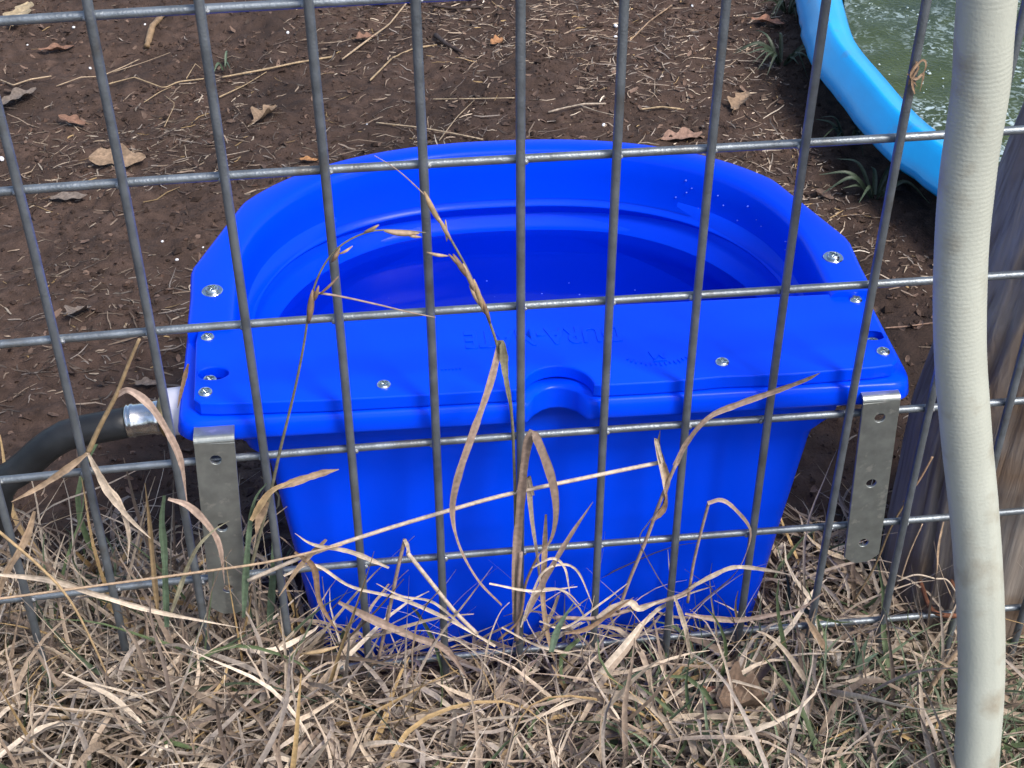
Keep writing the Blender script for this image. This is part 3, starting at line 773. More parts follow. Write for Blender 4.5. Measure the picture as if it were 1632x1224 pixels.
# ------------------------------------------------------------------ thatch of dry grass along the fence
def dens(x, y):
    edge = np.where(x < -0.13, 0.10 + 0.06 * sm((-0.13 - x) / 0.15), np.where(x > 0.185, 0.11 + 0.05 * sm((x - 0.185) / 0.05), 0.030))
    return np.clip(1 - (y - edge + 0.05) / 0.06, 0, 1) * np.where((x > 0.17) & (y > 0.02), 0.55, 1.0) * np.clip(0.8 + 0.9 * vnoise(x / 0.05 + 3, y / 0.05), 0.25, 1)
def spots(n, ylo=-0.24, yhi=0.2):
    out = np.zeros((0, 2))
    while len(out) < n:
        q = np.c_[rng.uniform(-0.52, 0.50, 2 * n), rng.uniform(ylo, yhi, 2 * n)]
        out = np.r_[out, q[rng.random(2 * n) < dens(q[:, 0], q[:, 1])]]
    return out[:n]
def thatch(name, n, Lr, Wr, el, del_, hz, pw, seg, green=0.0, tone=1.0):
    p = spots(n)
    hgt = np.where(p[:, 0] > 0.1, 0.7, 1.0)
    hp_ = heap(p[:, 0], p[:, 1]); z = gz(p[:, 0], p[:, 1]) + rng.uniform(0, hz, n) * hgt + hp_ * rng.uniform(0.3, 1.0, n)
    L = rng.uniform(*Lr, n); W = np.exp(rng.uniform(math.log(Wr[0]), math.log(Wr[1]), n))
    c = pick(n, pw) * tone
    g = rng.random(n) < green * np.where((p[:, 0] > 0.05), 3.0, 0.6)
    c[g] = np.array([0.085, 0.12, 0.055]) * rng.uniform(0.7, 1.5, (g.sum(), 1))
    v, f, c = blades(p, z, L, W, rng.uniform(0, 6.28, n), rng.normal(*el, n), rng.normal(0, 1.15, n), rng.normal(*del_, n), c, seg=seg, floor=rng.uniform(0, 0.012, n) + hp_ * rng.uniform(0.2, 1.0, n))
    return obj(name, v, f, M_grass, col=c, kind='stuff')
thatch('matted_grass', 11000, (0.012, 0.06), (0.0008, 0.0034), (0.05, 0.28), (-0.2, 0.6), 0.012, [.3, 1.5, 6, .1, 9, 3, .2], 5, tone=0.75)  # palette and tone darkened to stand for shaded gaps under the blades
thatch('dry_grass', 6800, (0.025, 0.09), (0.0012, 0.0046), (0.40, 0.40), (-0.8, 0.7), 0.026, [4, 4, 3, 3.0, 1.2, 3, .4], 6, 0.035, tone=1.06)  # tone raised so the upper strands look lit above the dark layer
thatch('grass_blades', 1700, (0.05, 0.14), (0.0016, 0.0052), (0.75, 0.38), (-1.2, 0.8), 0.02, [4, 3, 2.5, 2.5, .8, 3, .7], 8, 0.05)
thatch('fine_straw', 1000, (0.04, 0.13), (0.0005, 0.0012), (0.40, 0.35), (-0.5, 0.5), 0.028, [4, 3, 1, 5, .5, 2, 1.0], 7)
n = 680
p = np.c_[rng.uniform(-0.46, -0.13, n), rng.uniform(-0.06, 0.075, n)]
c = pick(n, [4, 3, 2, 3, 1, 2, 1.5]); g = rng.random(n) < 0.14; c[g] = np.array([0.085, 0.115, 0.065]) * rng.uniform(.7, 1.3, (g.sum(), 1))
v, f, c = blades(p, gz(p[:, 0], p[:, 1]), rng.uniform(0.07, 0.17, n), rng.uniform(0.0012, 0.0046, n), rng.uniform(0, 6.28, n), rng.normal(1.05, 0.28, n), rng.normal(0, .8, n), rng.normal(-1.0, 0.8, n), c, seg=9)
obj('tall_grass', v, f, M_grass, col=c, kind='stuff')

# ------------------------------------------------------------------ single stalks that rise in front of the tub
TAN = np.array((0.34, 0.245, 0.165)); PALE = np.array((0.50, 0.415, 0.33)); BRN = np.array((0.19, 0.125, 0.08)); GOLD = np.array((0.35, 0.25, 0.14)); GRNG = np.array((0.15, 0.14, 0.095)); GRN = np.array((0.075, 0.11, 0.07)); MAU = np.array((0.29, 0.215, 0.175))
class Plant:
    def __init__(s, name, label, cat, base, group=None):
        s.root = empty(name, base, label=label, cat=cat, group=group)
    def P(s, px, Y, n):
        Y = np.broadcast_to(np.asarray(Y, float), (len(px),))
        return spline([at(x, y, Y=yy) for (x, y), yy in zip(px, Y)], n)
    def stem(s, px, Y, r, col, n=None, r1=None, name='stem'):
        n = n or 6 * len(px); Pn = s.P(px, Y, n)
        v, f = tube(Pn, np.linspace(r, r1 or r, n), 7)
        cl = np.repeat(col[None] * (0.9 + 0.2 * rng.random((n, 1))), 7, 0)
        obj(name, v, f, M_stem, s.root, col=cl)
    def blade(s, px, Y, wd, col, n=None, twist=0.0, name='leaf_blade', face=(0.1, -1, 0.5), prof=None):
        n = n or 7 * len(px); Pn = s.P(px, Y, n); t = np.linspace(0, 1, n)
        W = np.interp(t, *zip(*(prof or [(0, .5), (.2, 1), (.6, .9), (1, .12)]))) * wd
        W = 0.82 * W * (1 + 0.10 * np.sin(t * 13 + len(px)) + 0.06 * np.sin(t * 41 + 2 * len(px)) + 0.03 * rng.normal(0, 1, n))
        v, f = ribbon(Pn, W, face, twist, 0.18)
        lt = np.interp(t, np.linspace(0, 1, 9), 0.72 + 0.5 * rng.random(9))[:, None] * (0.93 + 0.14 * rng.random((n, 1))); cl = np.repeat(col[None] * lt, 7, 0) * np.tile(0.80 + 0.38 * rng.random(7), n)[:, None]
        obj(name, v, f, M_grass, s.root, col=cl)
    def spikelet(s, px0, px1, Y, wd, col):
        a_, b_ = at(*px0, Y=Y), at(*px1, Y=Y)
        Pn = spline([a_, (a_ + b_) / 2 + np.array([0, -0.001, 0]), b_], 8); t = np.linspace(0, 1, 8)
        v, f = tube(Pn, 0.76 * wd / 2 * np.clip(np.sin(math.pi * (0.06 + 0.9 * t)) ** 0.8, 0.06, 1), 6)
        cl = np.repeat(col[None] * (0.8 + 0.4 * rng.random((8, 1))), 6, 0)
        obj('spikelet', v, f, M_stem, s.root, col=cl)

def base(x, y, Y): return tuple(at(x, y, Y=Y))
k = Plant('grass_stalk', 'dry grass stalk with drooping seed head crossing the middle of the tub', 'grass stalk', base(822, 1010, -0.012))
k.stem([(822, 1020), (822, 900), (820, 760), (814, 650), (795, 560), (775, 500), (745, 430), (712, 370), (684, 318)], [-.012, -.012, -.012, -.014, -.016, -.016, -.014, -.012, -.010], 0.0013, GRNG, r1=0.0006)
k.stem([(684, 318), (650, 285), (625, 265), (597, 248)], -0.010, 0.0004, MAU, r1=0.0002, name='awn')
for a_, b_, w_, c_ in [((676, 305), (700, 355), 0.0044, GOLD), ((698, 345), (720, 385), 0.0036, TAN), ((710, 350), (712, 385), 0.0022, GOLD), ((722, 405), (748, 445), 0.0045, BRN), ((738, 420), (760, 470), 0.0040, TAN), ((680, 402), (715, 408), 0.0026, TAN), ((715, 405), (742, 430), 0.0028, BRN), ((755, 445), (772, 500), 0.0042, GOLD), ((766, 470), (782, 515), 0.0035, BRN), ((748, 455), (768, 490), 0.0035, TAN)]:
    k.spikelet(a_, b_, -0.017, w_, c_)
k.blade([(792, 550), (800, 546), (806, 600), (816, 655)], [-.016, -.018, -.017, -.014], 0.0055, GRNG * 1.5, prof=[(0, .6), (.3, 1), (1, .3)])
k.blade([(797, 548), (780, 615), (752, 695), (730, 760), (721, 815), (732, 870), (762, 925), (800, 965)], [-.016, -.02, -.024, -.026, -.026, -.024, -.02, -.014], 0.0062, MAU * 1.05, twist=0.9, prof=[(0, .7), (.3, 1), (.5, .9), (.62, .45), (1, .3)])
k = Plant('grass_stalk', 'dry grass stalk with bent seed head left of the tub centre', 'grass stalk', base(405, 900, -0.010))
k.stem([(400, 905), (430, 790), (447, 715), (470, 620), (484, 550), (496, 475), (515, 425), (545, 390), (590, 369), (640, 367), (678, 371)], [-.01, -.012, -.014, -.014, -.014, -.014, -.013, -.012, -.012, -.012, -.012], 0.0012, GRNG, r1=0.0004)
for a_, b_, w_, c_ in [((492, 515), (498, 462), 0.0052, BRN), ((500, 480), (508, 455), 0.0032, BRN), ((528, 418), (542, 395), 0.0035, BRN), ((540, 405), (562, 392), 0.0022, TAN), ((580, 370), (604, 358), 0.003, GOLD * .8), ((612, 368), (668, 372), 0.0046, TAN), ((508, 470), (540, 440), 0.0022, BRN), ((645, 372), (672, 378), 0.0025, TAN)]:
    k.spikelet(a_, b_, -0.015, w_, c_)
k.stem([(500, 466), (540, 472), (600, 485), (650, 497), (694, 506)], -0.014, 0.0007, MAU, r1=0.0003, name='side_branch')
k.blade([(435, 780), (470, 768), (510, 755), (540, 748)], -0.016, 0.006, TAN, prof=[(0, .4), (.4, 1), (.8, .7), (1, .1)])
k.blade([(400, 830), (430, 785), (470, 765)], -0.018, 0.005, GOLD)
k.blade([(425, 800), (415, 820), (408, 850)], -0.015, 0.007, TAN * .8)
k = Plant('grass_stalk', 'broad brown grass blade folded in a loop before the tub', 'grass stalk', base(826, 1000, -0.014))
k.stem([(824, 1020), (826, 940), (830, 880)], -0.014, 0.0014, MAU)
k.blade([(820, 990), (822, 900), (830, 800), (837, 730), (845, 694), (852, 693), (868, 730), (882, 775), (886, 820), (878, 860), (858, 885)], [-.013, -.014, -.016, -.018, -.019, -.020, -.022, -.022, -.022, -.02, -.018], 0.0066, MAU * .85, twist=0.5, prof=[(0, .6), (.2, .9), (.5, 1), (.8, 1), (1, .35)])
k.stem([(858, 885), (838, 930), (828, 985), (795, 1020)], -0.018, 0.0009, BRN)
k.blade([(850, 790), (842, 760), (848, 830), (858, 900), (866, 990), (880, 1040)], -0.012, 0.0042, PALE, twist=1.5)
k.blade([(835, 990), (862, 935), (905, 860), (945, 800)], -0.02, 0.0045, MAU, twist=0.6)
k = Plant('grass_stalk', 'long pale straw leaning straight across the front of the tub', 'grass stalk', base(480, 890, -0.012))
k.stem([(395, 925), (490, 885), (600, 848), (700, 818), (800, 790), (930, 762), (1056, 736)], -0.012, 0.0013, PALE, n=40)
k.blade([(1060, 790), (1062, 760), (1050, 715), (1052, 686)], -0.014, 0.0055, TAN, twist=1.2)
k.blade([(1056, 738), (1045, 700), (1058, 770), (1060, 800), (1035, 832), (1020, 860), (1040, 905), (1062, 938), (1085, 945)], -0.015, 0.0042, PALE * .9, twist=2.2)
k = Plant('grass_stalk', 'dry grass stalk whose top blade points right before the tub', 'grass stalk', base(980, 970, -0.014))
k.stem([(985, 975), (1005, 920), (1030, 860), (1048, 810), (1062, 775), (1078, 738)], -0.014, 0.0012, MAU)
k.blade([(1076, 742), (1095, 705), (1130, 665), (1180, 643), (1240, 622), (1285, 605), (1307, 594)], [-.014, -.015, -.017, -.018, -.018, -.017, -.016], 0.0062, MAU * 1.05, twist=-0.7, prof=[(0, .6), (.4, .8), (.8, 1), (.93, .7), (1, .15)])
k.blade([(1040, 830), (1058, 810), (1062, 780)], -0.015, 0.005, BRN * 1.4)
k = Plant('grass_stalk', 'short brown snapped straw bent over at its top, left part of tub', 'grass stalk', base(603, 1048, -0.010))
k.stem([(603, 1050), (620, 975), (632, 915), (645, 860)], -0.010, 0.0012, MAU)
k.blade([(645, 860), (650, 872), (651, 884)], -0.012, 0.0035, PALE, prof=[(0, .8), (1, .8)])
k.stem([(650, 882), (690, 932), (725, 975), (760, 1010)], -0.013, 0.0014, PALE * .95)
k = Plant('grass_stalk', 'thin kinked straw peaking over the lower right of the tub', 'grass stalk', base(1095, 950, -0.012))
k.stem([(1096, 960), (1105, 900), (1118, 845), (1130, 800)], -0.012, 0.0010, MAU)
k.blade([(1128, 802), (1150, 797), (1172, 812), (1196, 846), (1186, 890), (1165, 922), (1130, 950), (1100, 975)], -0.014, 0.0042, MAU * 1.15, twist=1.6, prof=[(0, .7), (.3, .8), (.5, .4), (.75, 1.2), (1, .3)])
k.blade([(1098, 938), (1135, 918), (1171, 904), (1220, 908), (1265, 917)], -0.016, 0.0038, PALE * .8)
k = Plant('grass_stalk', 'wide dry blades sprawling low at the right foot of the tub', 'grass stalk', base(1000, 990, -0.014))
k.stem([(885, 984), (950, 985), (1010, 970), (1080, 950), (1110, 930)], -0.014, 0.0014, MAU)
k.blade([(950, 985), (980, 968), (1005, 960), (1020, 970), (1060, 955)], -0.016, 0.006, PALE * .9)
k.blade([(1092, 978), (1130, 985), (1180, 988), (1230, 980), (1275, 970), (1312, 945)], -0.014, 0.0055, MAU * 1.1, prof=[(0, .3), (.3, 1), (.6, .6), (1, .2)])
k.blade([(1075, 950), (1092, 1000), (1100, 1040), (1120, 1075)], -0.018, 0.0040, PALE * .85)
k.blade([(900, 1010), (940, 1000), (990, 965), (1010, 952)], -0.018, 0.004, BRN * 1.2)
k = Plant('grass_stalk', 'orange brown stalk leaning left of the hose coupling', 'grass stalk', base(135, 730, -0.012))
k.stem([(140, 722), (160, 678), (185, 630), (205, 580), (222, 540)], -0.012, 0.0016, GOLD * .8, r1=0.0009)
k.blade([(140, 722), (100, 752), (60, 778), (18, 800)], -0.014, 0.0048, TAN * 1.05)
k.blade([(185, 632), (205, 622), (238, 645), (268, 690), (288, 735), (298, 800)], [-.012, -.016, -.02, -.022, -.02, -.016], 0.0052, MAU * 1.2, twist=0.6)
k.blade([(140, 722), (165, 770), (190, 800), (205, 850), (203, 900)], -0.014, 0.0046, PALE * .85, twist=1.0)
k.blade([(150, 745), (175, 790), (210, 830), (240, 858)], -0.016, 0.0042, PALE)
k.blade([(55, 815), (45, 850), (30, 880), (5, 925), (-8, 985)], -0.014, 0.005, TAN)
k = Plant('grass_stalk', 'pale curling blades beside the left bracket', 'grass stalk', base(300, 930, -0.012))
k.blade([(268, 795), (300, 806), (330, 835), (350, 870), (358, 930)], -0.014, 0.005, MAU * 1.15, twist=0.8)
k.blade([(300, 580), (296, 595), (290, 620), (283, 650)], -0.006, 0.0030, BRN * 1.2)
k.blade([(266, 1000), (264, 940), (262, 880), (258, 830), (262, 790)], -0.012, 0.005, GRN * 1.2, prof=[(0, .8), (.7, 1), (1, .5)])
k.blade([(252, 980), (243, 890), (238, 830), (234, 795), (231, 770)], -0.014, 0.004, GOLD * .6)
k.blade([(270, 985), (305, 890), (335, 850), (365, 830)], -0.018, 0.0034, GRNG * 1.5)
k.blade([(388, 985), (395, 870), (405, 800), (425, 770)], -0.012, 0.005, GRN * 1.3)
k.blade([(428, 1010), (432, 960), (437, 880), (436, 800)], 0.012, 0.0055, GRN * 1.2)
k = Plant('grass_stalk', 'long golden straw lying nearly level across the left grass', 'grass stalk', base(0, 950, -0.02))
k.stem([(-30, 958), (90, 942), (180, 930), (330, 910), (430, 895), (545, 868)], -0.022, 0.0008, TAN * 1.1)
k.stem([(-20, 832), (60, 900), (110, 955), (150, 1030), (185, 1110)], -0.026, 0.0010, GOLD * 1.1, r1=0.0006)
k.blade([(-10, 915), (80, 925), (160, 950), (250, 975), (380, 1000)], -0.02, 0.0044, PALE * .9)
k = Plant('grass_stalk', 'bent dry blades springing from the left bottom of the tub', 'grass stalk', base(470, 1000, -0.012))
k.blade([(452, 918), (500, 900), (560, 935), (640, 955), (720, 990), (790, 1030)], -0.014, 0.0030, PALE, prof=[(0, .6), (.6, 1), (1, .7)])
k.blade([(470, 880), (500, 905), (510, 960), (540, 1010)], -0.016, 0.0045, BRN * 1.1)
k.blade([(540, 960), (600, 990), (660, 1015), (710, 1035), (752, 1090)], -0.018, 0.0066, MAU * .8)
k.blade([(520, 860), (480, 900), (445, 950)], -0.016, 0.004, TAN)
k.blade([(620, 905), (560, 880), (500, 868), (470, 850)], -0.018, 0.0036, PALE * .8)
k = Plant('grass_stalk', 'pale wispy stems fanning out at the middle wire foot', 'grass stalk', base(820, 1010, -0.016))
for q in ([(760, 1220), (768, 1130), (775, 1040), (795, 980), (812, 960)], [(830, 1000), (850, 948), (880, 938), (905, 945), (925, 965)], [(835, 990), (860, 920), (890, 900), (920, 910), (945, 965)], [(848, 905), (880, 890), (900, 905), (908, 945)], [(780, 930), (850, 942), (920, 935)], [(860, 990), (900, 1000), (960, 960), (1000, 930)], [(740, 1000), (690, 960), (640, 950), (600, 930)], [(800, 1000), (860, 1030), (940, 1050), (1010, 1090)]):
    k.blade(q, -0.02, 0.0022, PALE * rng.uniform(.75, 1.1), prof=[(0, .7), (.5, 1), (1, .3)])
k.blade([(870, 820), (868, 880), (866, 960), (880, 1040), (905, 1090)], -0.016, 0.0042, TAN * 1.1)
k = Plant('grass_stalk', 'dangling shredded seed stem beside the wooden post', 'grass stalk', base(1480, 1010, -0.006))
k.blade([(1504, 832), (1496, 870), (1493, 915), (1484, 955), (1478, 1002)], -0.008, 0.0042, TAN * 1.1, twist=2.0, prof=[(0, .3), (.4, 1), (.6, .7), (.8, 1), (1, .3)])
k.stem([(1430, 926), (1460, 916), (1490, 922), (1510, 925), (1528, 952)], -0.008, 0.0006, PALE * .8)
k.stem([(1470, 835), (1450, 880), (1435, 925)], -0.008, 0.0005, TAN)
k.blade([(1300, 1080), (1375, 1040), (1440, 1010), (1467, 985), (1468, 970)], -0.012, 0.004, PALE * .75)
k.blade([(1285, 985), (1310, 1025), (1335, 1060), (1345, 1085)], -0.016, 0.0055, TAN)
k.stem([(1450, 790), (1420, 840), (1395, 900), (1360, 960)], 0.03, 0.0008, GOLD * .6)
k.stem([(1486, 728), (1465, 765), (1440, 800)], 0.004, 0.0008, BRN * 1.6)
k = Plant('grass_stalk', 'long straw stems lying level along the bottom right grass', 'grass stalk', base(1300, 1190, -0.05))
k.stem([(1180, 1200), (1300, 1190), (1400, 1182), (1530, 1200)], -0.075, 0.0019, TAN * 1.1)
k.stem([(1140, 1075), (1260, 1045), (1330, 1042)], -0.03, 0.0008, PALE)
k.stem([(1470, 1120), (1500, 1070), (1540, 1020)], -0.045, 0.0018, TAN * 1.15)
k.stem([(560, 1205), (800, 1203), (1000, 1210)], -0.05, 0.0010, GOLD)
k.blade([(880, 1060), (905, 1100), (940, 1130), (985, 1175)], -0.03, 0.0045, GOLD, prof=[(0, .3), (.3, 1), (.7, .5), (1, .8)])
k = Plant('snagged_grass', 'wisp of dry grass snagged on a fence wire in front of the pool', 'grass wisp', base(1462, 120, -0.002))
for q in ([(1448, 135), (1456, 112), (1470, 96), (1476, 104), (1468, 128)], [(1458, 150), (1454, 128), (1464, 108), (1458, 96)], [(1446, 118), (1460, 126), (1472, 118), (1466, 146)], [(1462, 98), (1452, 120), (1462, 138)]):
    k.blade(q, [-.0035 - 0.0012 * (i % 2) for i in range(len(q))], 0.0016, BRN * 1.5)
# golden pair of spikelets low left
k = Plant('grass_stalk', 'golden seed spikes lying on the grass at lower left', 'grass stalk', base(60, 1140, -0.05))
for a_, b_ in (((60, 1122), (175, 1138)), ((65, 1145), (160, 1136)), ((480, 1042), (540, 1030))):
    k.spikelet(a_, b_, -0.045, 0.0040, GOLD)
k.stem([(165, 1136), (180, 1145), (195, 1180)], -0.045, 0.0008, GOLD)

n = 70
q0 = np.c_[rng.uniform(-0.14, 0.20, n), rng.uniform(-0.022, 0.004, n)]
v, f, c = blades(q0, gz(q0[:, 0], q0[:, 1]) + rng.uniform(0.0, 0.04, n), rng.uniform(0.03, 0.11, n), rng.uniform(0.0003, 0.0010, n), rng.choice([0, math.pi], n) + rng.normal(0, 0.35, n), rng.normal(0.75, 0.4, n), rng.normal(0, .6, n), rng.normal(-0.9, 0.9, n), pick(n, [3, 3, 1, 4, .3, 2, .5]), seg=9)
obj('grass_wisps', v, f, M_grass, col=c, kind='stuff')

# green plants
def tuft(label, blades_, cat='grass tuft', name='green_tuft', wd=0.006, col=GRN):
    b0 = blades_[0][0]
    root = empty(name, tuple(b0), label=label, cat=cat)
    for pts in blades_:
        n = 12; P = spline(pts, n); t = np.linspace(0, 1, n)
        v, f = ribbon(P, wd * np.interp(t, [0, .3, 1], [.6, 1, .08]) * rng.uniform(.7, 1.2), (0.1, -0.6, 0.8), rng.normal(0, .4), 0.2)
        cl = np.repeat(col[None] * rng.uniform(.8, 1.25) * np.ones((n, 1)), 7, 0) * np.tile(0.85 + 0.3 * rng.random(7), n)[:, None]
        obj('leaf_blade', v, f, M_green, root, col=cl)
def pxtuft(label, px, Z, n, L, **kw):
    c = at(*px, Z=Z); c[2] = gz(c[0], c[1]); bl = []
    for i in range(n):
        a_ = rng.uniform(0, 6.28); l = L * rng.uniform(.6, 1.2); d = np.array([math.cos(a_), math.sin(a_), 0])
        st = c + d * 0.004
        bl.append([st, st + d * l * .4 + np.array([0, 0, l * .45]), st + d * l * .9 + np.array([0, 0, l * rng.uniform(.1, .5)])])
    tuft(label, bl, **kw)
pxtuft('dark green grass tuft on the soil at top beside the pool', (1255, 25), -0.03, 16, 0.055, wd=0.004, col=GRN * .5)  # green darkened here and on the next weeds: shade put into the colour
pxtuft('green weed tuft under the pool rim by the reddish leaf', (1245, 105), -0.03, 15, 0.06, wd=0.005, col=GRN * .55)  # shade under the rim is in this darker green
pxtuft('green weed in the pool shade between two fence wires', (1395, 315), -0.03, 10, 0.055, wd=0.0055, col=GRN * .6)  # green lowered to paint in the pool's shade
pxtuft('low green weed behind the right end of the tub', (1350, 225), -0.03, 8, 0.06, wd=0.005, col=GRN * .5)  # darker green stands for shade here too
pxtuft('tiny green sprout alone on bare soil behind the left fence wires', (358, 108), -0.03, 3, 0.035, wd=0.004, col=GRN * 1.1)
for lab, lst in (('blue green blades arching up right of the middle below the tub', [[(955, 1178), (975, 1125), (1005, 1080), (1052, 1058)], [(985, 1200), (1000, 1182), (1050, 1168), (1092, 1155)], [(975, 1225), (945, 1170), (920, 1110), (908, 1080)], [(1000, 1225), (990, 1195), (985, 1180)], [(878, 1040), (890, 1000), (915, 960)]]),
                 ('upright green blades below the right bracket', [[(1368, 1068), (1366, 1040), (1360, 1010)], [(1368, 1068), (1376, 1035), (1385, 1012)], [(1368, 1068), (1385, 1050), (1400, 1040)]])):
    tuft(lab, [[at(x, y, Y=-0.035) for x, y in q] for q in lst], wd=0.0058, col=np.array((0.12, 0.17, 0.12)))
# young green grass at the bottom right corner
n = 800
p = np.c_[rng.uniform(0.06, 0.42, n), rng.uniform(-0.20, -0.03, n)]
p = p[rng.random(n) < 0.15 + 0.85 * sm((p[:, 0] - 0.05) / 0.22)]; n = len(p)
v, f, c = blades(p, gz(p[:, 0], p[:, 1]) + 0.014, rng.uniform(0.03, 0.09, n), rng.uniform(0.0009, 0.0026, n), rng.normal(0.6, 1.2, n), rng.normal(0.6, 0.3, n), rng.normal(0, .5, n), rng.normal(-0.8, .4, n), np.array([0.12, 0.16, 0.095])[None] * rng.uniform(.7, 1.4, (n, 1)), seg=6)
obj('green_grass', v, f, M_green, col=c, kind='stuff')

# ------------------------------------------------------------------ dead leaves
def leaf(label, px, Lpx, ang, col, curl=0.3, wid=0.55, Z=-0.03, lift=0.004, lob=1.0, name='dead_leaf'):
    c = at(*px, Z=Z); c[2] = max(gz(c[0], c[1]), Z if Z > -0.03 else -9) + lift
    dist = np.linalg.norm(c - CAM); L = Lpx / F_PX * dist * 1.12
    nu, nv = 19, 7; V = []
    for a_ in range(nu):
        t = a_ / (nu - 1)
        for b_ in range(nv):
            s_ = b_ / (nv - 1) * 2 - 1
            hw = wid * 0.5 * L * (math.sin(math.pi * min(1, t * 0.94 + 0.04)) ** 0.75) * (1 - 0.45 * lob * (0.5 + 0.5 * math.cos(t * 4.6 * math.pi + (0.9 if s_ > 0 else 0) + px[0])) ** 1.5 * (t < 0.95))
            x = (t - 0.5) * L; y = s_ * hw + 0.03 * L * math.sin(t * 5)
            z = curl * L * (0.9 * (s_ * hw / L) ** 2 * 4 + 0.35 * (t - 0.5) ** 2) + 0.02 * L * math.sin(t * 17 + s_ * 3) + (0.012 * L if b_ == 3 else 0)
            V.append((x, y, z))
    V = np.array(V)
    Fs = [[i * nv + j, i * nv + j + 1, (i + 1) * nv + j + 1, (i + 1) * nv + j] for i in range(nu - 1) for j in range(nv - 1)]
    rx = Euler((rng.normal(0, .2), rng.normal(0, .2), ang)).to_matrix()
    V = V @ np.array(rx).T
    V[:, 2] -= V[:, 2].min()
    cl = np.asarray(col)[None] * (0.75 + 0.5 * rng.random((len(V), 1))); cl[3::nv] *= 1.2
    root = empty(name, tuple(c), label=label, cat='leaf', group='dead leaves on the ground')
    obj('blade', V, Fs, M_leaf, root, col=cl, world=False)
    e = V[3]; d = e - V[3 + nv]; d /= np.linalg.norm(d)
    v, f = tube(spline([e - d * .001, e + d * L * .1, e + d * L * .2 + np.array([0, 0, .001])], 6), 0.0005, 6)
    obj('petiole', v, f, M_stem, root, col=np.repeat(np.array([[.14, .09, .05]]), len(v), 0), world=False)
TN, GY, RD, DK = (0.23, 0.16, 0.105), (0.17, 0.135, 0.11), (0.19, 0.105, 0.07), (0.12, 0.08, 0.06)
leaf('pale tan lobed leaf in the top left corner behind the wire', (34, 32), 52, 1.2, (0.34, 0.27, 0.17), .2, .8)
leaf('curled reddish brown leaf below the top wire at far left', (90, 78), 46, 0.1, RD, .9, .45)
leaf('grey brown lobed leaf at the left edge above the second wire', (32, 165), 52, .5, GY, .3, .7)
leaf('small rusty leaf fragment left of the first full vertical wire', (116, 199), 40, 2.8, RD, .5, .55)
leaf('flat grey brown leaf just under the second horizontal wire', (110, 316), 52, -.1, GY, .1, .4, lob=.3)
leaf('broad tan oak leaf split by the second vertical wire', (189, 263), 74, .1, TN, .15, .6)
leaf('curled tan oak leaf between third and fourth vertical wires', (424, 192), 46, .8, TN, .8, .7)
leaf('tiny orange brown leaf touching the fourth vertical wire', (492, 259), 26, .1, (0.34, 0.17, 0.07), .5, .45)
leaf('tan leaf scrap above the left end of the third wire', (128, 513), 44, 1.0, GY, .4, .8)
leaf('grey crumpled leaf on soil above the hose coupling', (234, 612), 34, .2, GY, .6, .5)
leaf('pinkish brown leaf behind the back edge of the tub', (1086, 220), 62, .2, (0.25, 0.155, 0.115), .4, .5)
leaf('tan curled oak leaf upper right behind the wire', (1178, 172), 50, 1.0, TN, .7, .6)
leaf('reddish leaf beside the green tuft near the pool', (1222, 48), 46, -.5, (0.28, 0.14, 0.09), .5, .6)
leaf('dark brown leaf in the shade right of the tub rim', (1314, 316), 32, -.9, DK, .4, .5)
leaf('small orange leaf at top beside the middle wire', (792, 66), 22, .6, (0.30, 0.15, 0.07), .5, .7)
leaf('small rusty leaf at the top near the fifth wire', (582, 66), 30, .4, RD, .5, .6)
leaf('small brown leaf at the very top left of the fifth wire', (606, 12), 26, .2, RD, .5, .5)
leaf('big curled brown leaf on the grass below the tub at right', (1178, 1152), 86, .3, (0.14, 0.095, 0.068), 1.3, .75, Z=-0.018, lift=0.016, lob=.6)
leaf('narrow reddish rolled leaf beside the big curled leaf', (1132, 1140), 50, -.5, (0.25, 0.13, 0.085), 1.2, .3, Z=-0.02, lift=0.022)
leaf('pale tan crumpled leaf at the foot of the wooden post', (1440, 1072), 66, .5, (0.28, 0.225, 0.17), .8, .7, Z=-0.045, lift=0.026)
leaf('grey leaf standing by a wire foot below the right bracket', (1318, 1068), 46, -.8, (0.26, 0.24, 0.22), .5, .6, Z=-0.03, lift=0.024)
leaf('dull brown crumpled leaf under the right wire feet', (1210, 1100), 70, .9, (0.17, 0.13, 0.10), .8, .8, Z=-0.025, lift=0.018)

# ------------------------------------------------------------------ sticks, straws and chips
def lying(name, label, cat, px, r, col, r1=None, lift=0.003, m=None, sides=8, branches=()):
    def W(q): 
        P = [at(x, y, Z=-0.03) for x, y in q]
        return [np.array([a_[0], a_[1], gz(a_[0], a_[1]) + r + lift]) for a_ in P]
    P = kink(W(px), 20)
    root = empty(name, tuple(P[0]), label=label, cat=cat)
    r = r * (0.72 if cat == 'straw' else 1)
    rr_ = np.linspace(r, r1 or r, 20) * (1 + 0.12 * rng.normal(0, 1, 20))
    v, f = tube(P, np.abs(rr_), sides)
    obj('stem' , v, f, M_stem, root, col=np.repeat(np.asarray(col)[None] * rng.uniform(.75, 1.25, (20, 1)), sides, 0))
    for q in branches:
        P = kink(W(q), 10); v, f = tube(P, np.linspace(r * .8, r * .4, 10), 6)
        obj('branch', v, f, M_stem, root, col=np.repeat(np.asarray(col)[None] * rng.uniform(.75, 1.25, (10, 1)), 6, 0))
lying('bark_stick', 'stubby pale brown stick lying under the top left wire', 'stick', [(235, 80), (245, 55), (258, 35), (272, 24)], 0.0042, (0.24, 0.16, 0.09), 0.0030, branches=([(262, 30), (272, 27), (284, 28)],))
lying('dark_twig', 'short dark twig lying between fifth and middle wires', 'stick', [(695, 58), (712, 78), (738, 92)], 0.0030, (0.05, 0.034, 0.028), 0.0018)
